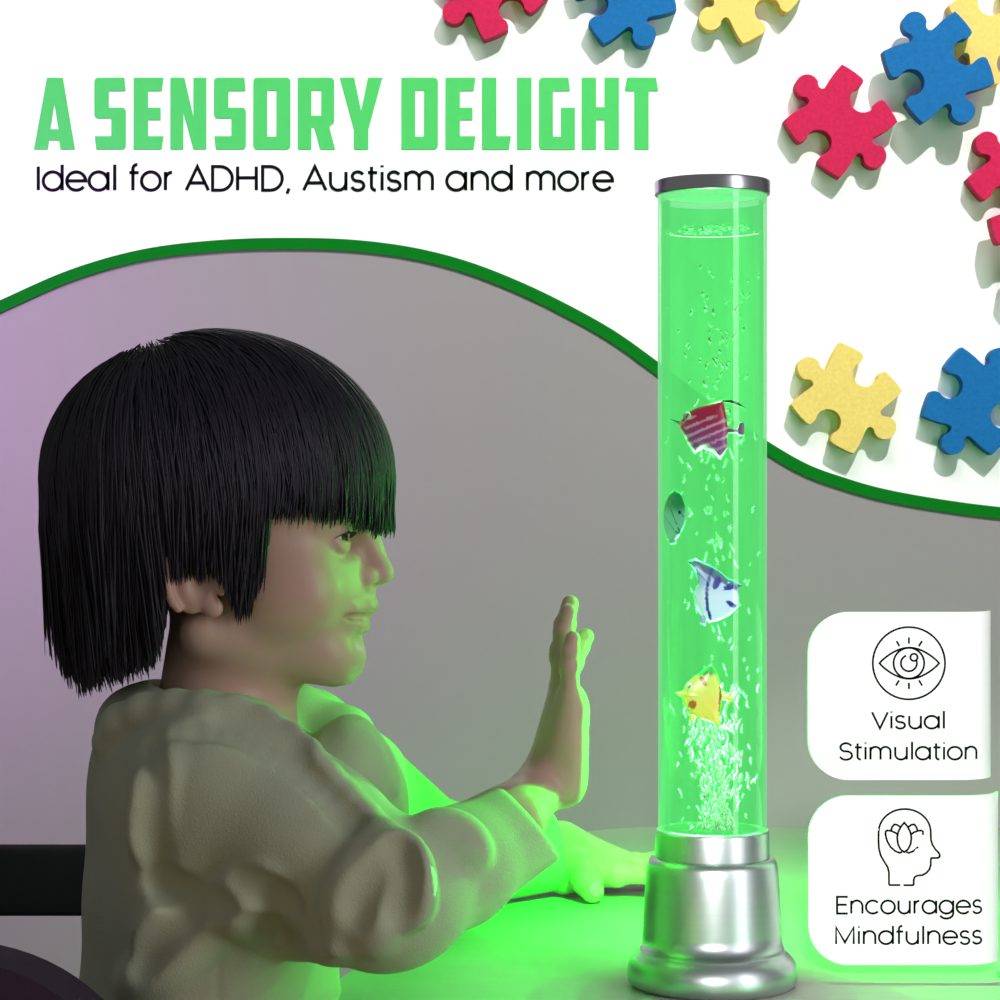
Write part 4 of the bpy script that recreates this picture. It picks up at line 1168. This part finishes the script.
# cuffs: cut square and hollow
def cut(p, d, R=0.06):
    d = np.array(d, float); d /= np.linalg.norm(d)
    sl = Hd.sub(np.asarray(p) - R, np.asarray(p) + R); X, Y, Z = Hd.pts(sl)
    dist = (X - p[0]) * d[0] + (Y - p[1]) * d[1] + (Z - p[2]) * d[2]
    rr = np.sqrt((X - p[0]) ** 2 + (Y - p[1]) ** 2 + (Z - p[2]) ** 2) - R
    blk = np.maximum(-dist, rr)       # a half ball past the cut
    Hd.put(sl, blk.astype(np.float32), 0.003, 's')
ax_n = CU_N - W(455, 868, 1.268)
cut(W(528, 818, 1.308), (0.74, 0.15, 0.66))
u_n = ax_n / np.linalg.norm(ax_n)
Hd.cap(CU_N - u_n * 0.024, CU_N + u_n * 0.04, 0.0225, 0.0225, 0.002, 's')
u_f = WR_F - EL_F; u_f /= np.linalg.norm(u_f)
cut((0.034, 1.700, 0.752), (0.97, 0.22, 0.08), 0.055)
Hd.cap(WR_F - u_f * 0.022, WR_F + u_f * 0.03, 0.0200, 0.0205, 0.002, 's')
# neckline and hood
Hd.s = KB
Hd.cap(W(232, 690, DM), W(300, 755, DM), 0.044, 0.030, 0.006, 's')
Hd.cap(W(228, 640, DM), W(226, 706, DM), 0.048, 0.046, 0.006, 's')
Hd.chain([W(132, 724, 1.345), W(160, 714, 1.398), W(230, 718, 1.417), W(300, 712, 1.417), W(345, 735, 1.406), W(375, 772, 1.381), W(388, 828, 1.340)],
         [0.022, 0.018, 0.016, 0.016, 0.017, 0.017, 0.011], 0.010)
Hd.ell(W(350, 800, 1.350), (0.030, 0.050, 0.055), 0.02)
# folds pressed into / raised from the surface where the photo shows them
def fold(pts, r, op='u', k=0.010, sink=0.0, even=False):
    q = np.array(pts, float); L = np.concatenate([[0], np.cumsum(np.linalg.norm(np.diff(q, axis=0), axis=1))])
    deg = min(3, len(q) - 1); t = np.linspace(0, 1, 13)
    X = np.polyval(np.polyfit(L / L[-1], q[:, 0], deg), t); Y = np.polyval(np.polyfit(L / L[-1], q[:, 1], deg), t)
    D = [(tt_, Hd.hit(x, y)) for tt_, x, y in zip(t, X, Y)]
    D = [(a, b) for a, b in D if b is not None]
    if len(D) < 6: return
    D = np.array(D); dd = np.polyval(np.polyfit(D[:, 0], D[:, 1], 3), t)
    P = [W(x, y, d + sink) for x, y, d in zip(X, Y, dd)]
    n = len(P)
    if n < 2: return
    rr = [r] * n if even else [r * (0.45 + 0.55 * math.sin(PI * (i + 0.5) / n)) for i in range(n)]
    Hd.chain(P, rr, k, op)
# hood rim lying over the shoulder, the shadow line beneath it, the armhole and side seams
RIM = [(112, 742), (122, 724), (145, 713), (175, 709), (205, 709), (235, 714), (262, 722), (286, 736), (306, 753), (326, 774), (346, 797), (366, 817), (385, 836)]
rd = [Hd.hit(x, y) or Hd.hit(x, y + 8) or Hd.hit(x + 8, y + 16) for x, y in RIM]
tt = np.linspace(0, 1, len(RIM)); rd = np.polyval(np.polyfit(tt, rd, 4), tt)
Hd.chain([W(x, y, d + 0.003) for (x, y), d in zip(RIM, rd)], [0.0125, 0.0125, 0.012, 0.0115, 0.011, 0.0105, 0.010, 0.0095, 0.009, 0.0085, 0.008, 0.0075, 0.0065], 0.004)
fold([(x + 1, y + 21) for x, y in RIM[3:-1]], 0.0060, 's', 0.006, -0.0022, True)
fold([(150, 748), (142, 790), (146, 840), (158, 872), (168, 888)], 0.0020, 's', 0.002, -0.0006, True)
fold([(219, 905), (219, 950), (218, 990), (217, 1030)], 0.0018, 's', 0.002, -0.0006, True)
ridge = dict(op='u', k=0.016, sink=0.0034)
groove = dict(op='s', k=0.012, sink=-0.0015)
for pts in ([(386, 838), (372, 862), (352, 890), (340, 915)], [(392, 850), (386, 880), (378, 915), (372, 940)], [(402, 848), (408, 880), (412, 910)],
                        [(168, 760), (155, 800), (150, 850)], [(220, 905), (245, 890), (270, 880)],
            [(215, 920), (180, 955), (130, 985)], [(205, 905), (175, 915), (150, 940)], [(230, 915), (290, 935), (335, 950)],
            [(430, 830), (452, 838), (472, 850)]):
    fold(pts, 0.0050, **ridge)
for pts in ([(390, 842), (378, 870), (362, 898), (352, 925)], [(399, 846), (401, 880), (398, 918)],
            [(150, 742), (148, 790), (152, 850), (162, 890)], [(160, 880), (190, 900), (222, 908)], [(235, 880), (260, 895), (290, 905)],
            [(190, 915), (160, 940), (135, 968)], [(220, 712), (270, 720), (300, 748)]):
    fold(pts, 0.0036, **groove)
hoodie = link('hoodie', Hd.mesh('hoodie'), M['hoodie'], child); del Hd
hoodie['label'] = 'pale olive cotton hoodie'
# ---- trousers and shoes
Tr = Field(axis((-0.31, 0.20, 0.007)), axis((1.17, 1.52, 0.007)), axis((0.02, 0.66, 0.007)))
Tr.ell((-0.180, DM, 0.585), (0.074, 0.115, 0.078), 0.03)
for q in SIDES:
    Tr.cap((-0.17, DM - q * 0.058, 0.560), (0.10, DM - q * 0.065, 0.550), 0.062, 0.050, 0.02)
    Tr.cap((0.10, DM - q * 0.065, 0.547), (0.085, DM - q * 0.065, 0.11), 0.049, 0.040, 0.02)
link('trousers', Tr.mesh('trousers'), M['denim'], child)
for q in SIDES:
    sh = Field(axis((0.02, 0.24, 0.005)), axis((1.20, 1.50, 0.005)), axis((-0.02, 0.13, 0.005)))
    sh.cap((0.07, DM - q * 0.065, 0.042), (0.18, DM - q * 0.07, 0.036), 0.038, 0.034, 0.01)
    sh.cap((0.078, DM - q * 0.065, 0.05), (0.083, DM - q * 0.065, 0.095), 0.035, 0.034, 0.01)
    sh.F = np.maximum(sh.F, (0.002 - sh.zs)[None, None, :])
    link('shoe', sh.mesh('shoe'), M['shoe'], child)

# ------------------------------------------------------------------ camera
cam = bpy.data.cameras.new('camera'); co_ = bpy.data.objects.new('camera', cam); COL.objects.link(co_)
cam.sensor_width = 36; cam.lens = 36 * F_PX / 1000; cam.clip_start = 0.05
co_.location = (0, 0, EYE); co_.rotation_euler = (PI / 2, 0, 0); SC.camera = co_

# ------------------------------------------------------------------ lights
def lamp_obj(kind, name, loc, power, color, target=None, **kw):
    l = bpy.data.lights.new(name, kind); l.energy = power; l.color = color
    for k_, v_ in kw.items(): setattr(l, k_, v_)
    o = bpy.data.objects.new(name, l); COL.objects.link(o); o.location = loc
    if target is not None: o.rotation_euler = (Vector(target) - Vector(loc)).to_track_quat('-Z', 'Y').to_euler()
    return o
w = bpy.data.worlds.new('room_ambience'); w.use_nodes = True
w.node_tree.nodes['Background'].inputs[0].default_value = (0.80, 0.76, 0.83, 1); w.node_tree.nodes['Background'].inputs[1].default_value = 0.19
SC.world = w
# ceiling spot on the wall, plus an added soft fill that lightens its shadows
lamp_obj('AREA', 'wall_fill', (-0.2, 0.9, 3.4), 4.2, (1.0, 0.97, 0.97), (0.0, D_WALL, 1.35), shape='RECTANGLE', size=1.8, size_y=0.5, spread=math.radians(50))
lamp_obj('SPOT', 'ceiling_spot', (1.0, 0.2, 3.6), 470, (1.0, 0.97, 0.965), (0.10, D_WALL, 1.36), spot_size=math.radians(30), spot_blend=0.40, shadow_soft_size=0.02)
# violet lamp at the left
lamp_obj('SPOT', 'violet_lamp', (-1.0, 1.85, 1.25), 34.0, (0.70, 0.22, 0.95), (-0.76, D_WALL, 1.12), spot_size=math.radians(80), spot_blend=1.0, shadow_soft_size=0.05)
# added soft area light at front right: fill and the tube streak
lamp_obj('AREA', 'front_fill', (1.25, 0.25, 1.25), 11, (0.95, 0.93, 1.0), (0.1, 1.5, 0.95), shape='RECTANGLE', size=0.35, size_y=1.5)
# added spotlight that whitens the cards and brightens the lamp base
lamp_obj('SPOT', 'card_fill_spot', (0.02, -0.30, 1.32), 108, (1.0, 0.98, 0.96), (0.250, DC, 0.835), spot_size=math.radians(13.5), spot_blend=0.55, shadow_soft_size=0.04)
# warm low lamp
lamp_obj('POINT', 'warm_lamp', (-0.16, 0.95, 0.66), 0.22, (1.0, 0.62, 0.12), shadow_soft_size=0.03)
# LEDs of the bubble lamp: a strip up the back of the tube, strongest near the base
for i in range(14):
    py = 806 - 42 * i
    lamp_obj('POINT', 'led', (LX, LY + 0.020, lz(py)), (5.0, 7.5, 8.5, 6.5, 3.6, 2.1, 2.1, 2.2, 2.2, 1.9, 0.5, 0.3, 0.2, 0.2)[i], (0.07, 1.0, 0.12), shadow_soft_size=0.0)

lamp_obj('SPOT', 'table_boost_spot', (LX, LY + 0.012, lz(640)), 230, (0.07, 1.0, 0.12), (LX + 0.04, 1.64, TABLE), spot_size=math.radians(84), spot_blend=0.9, shadow_soft_size=0.0)  # added spot inside the tube, greens the table behind the lamp
lamp_obj('SPOT', 'table_boost_spot', (LX, LY + 0.012, lz(640)), 130, (0.07, 1.0, 0.12), (LX + 0.26, 1.46, TABLE), spot_size=math.radians(72), spot_blend=0.9, shadow_soft_size=0.0)  # second added spot, greens the table to the right

SC.view_settings.view_transform = 'Standard'
try: SC.view_settings.look = 'None'
except Exception: pass
SC.view_settings.exposure = 0.0; SC.view_settings.gamma = 1.0
SC.view_settings.use_curve_mapping = False
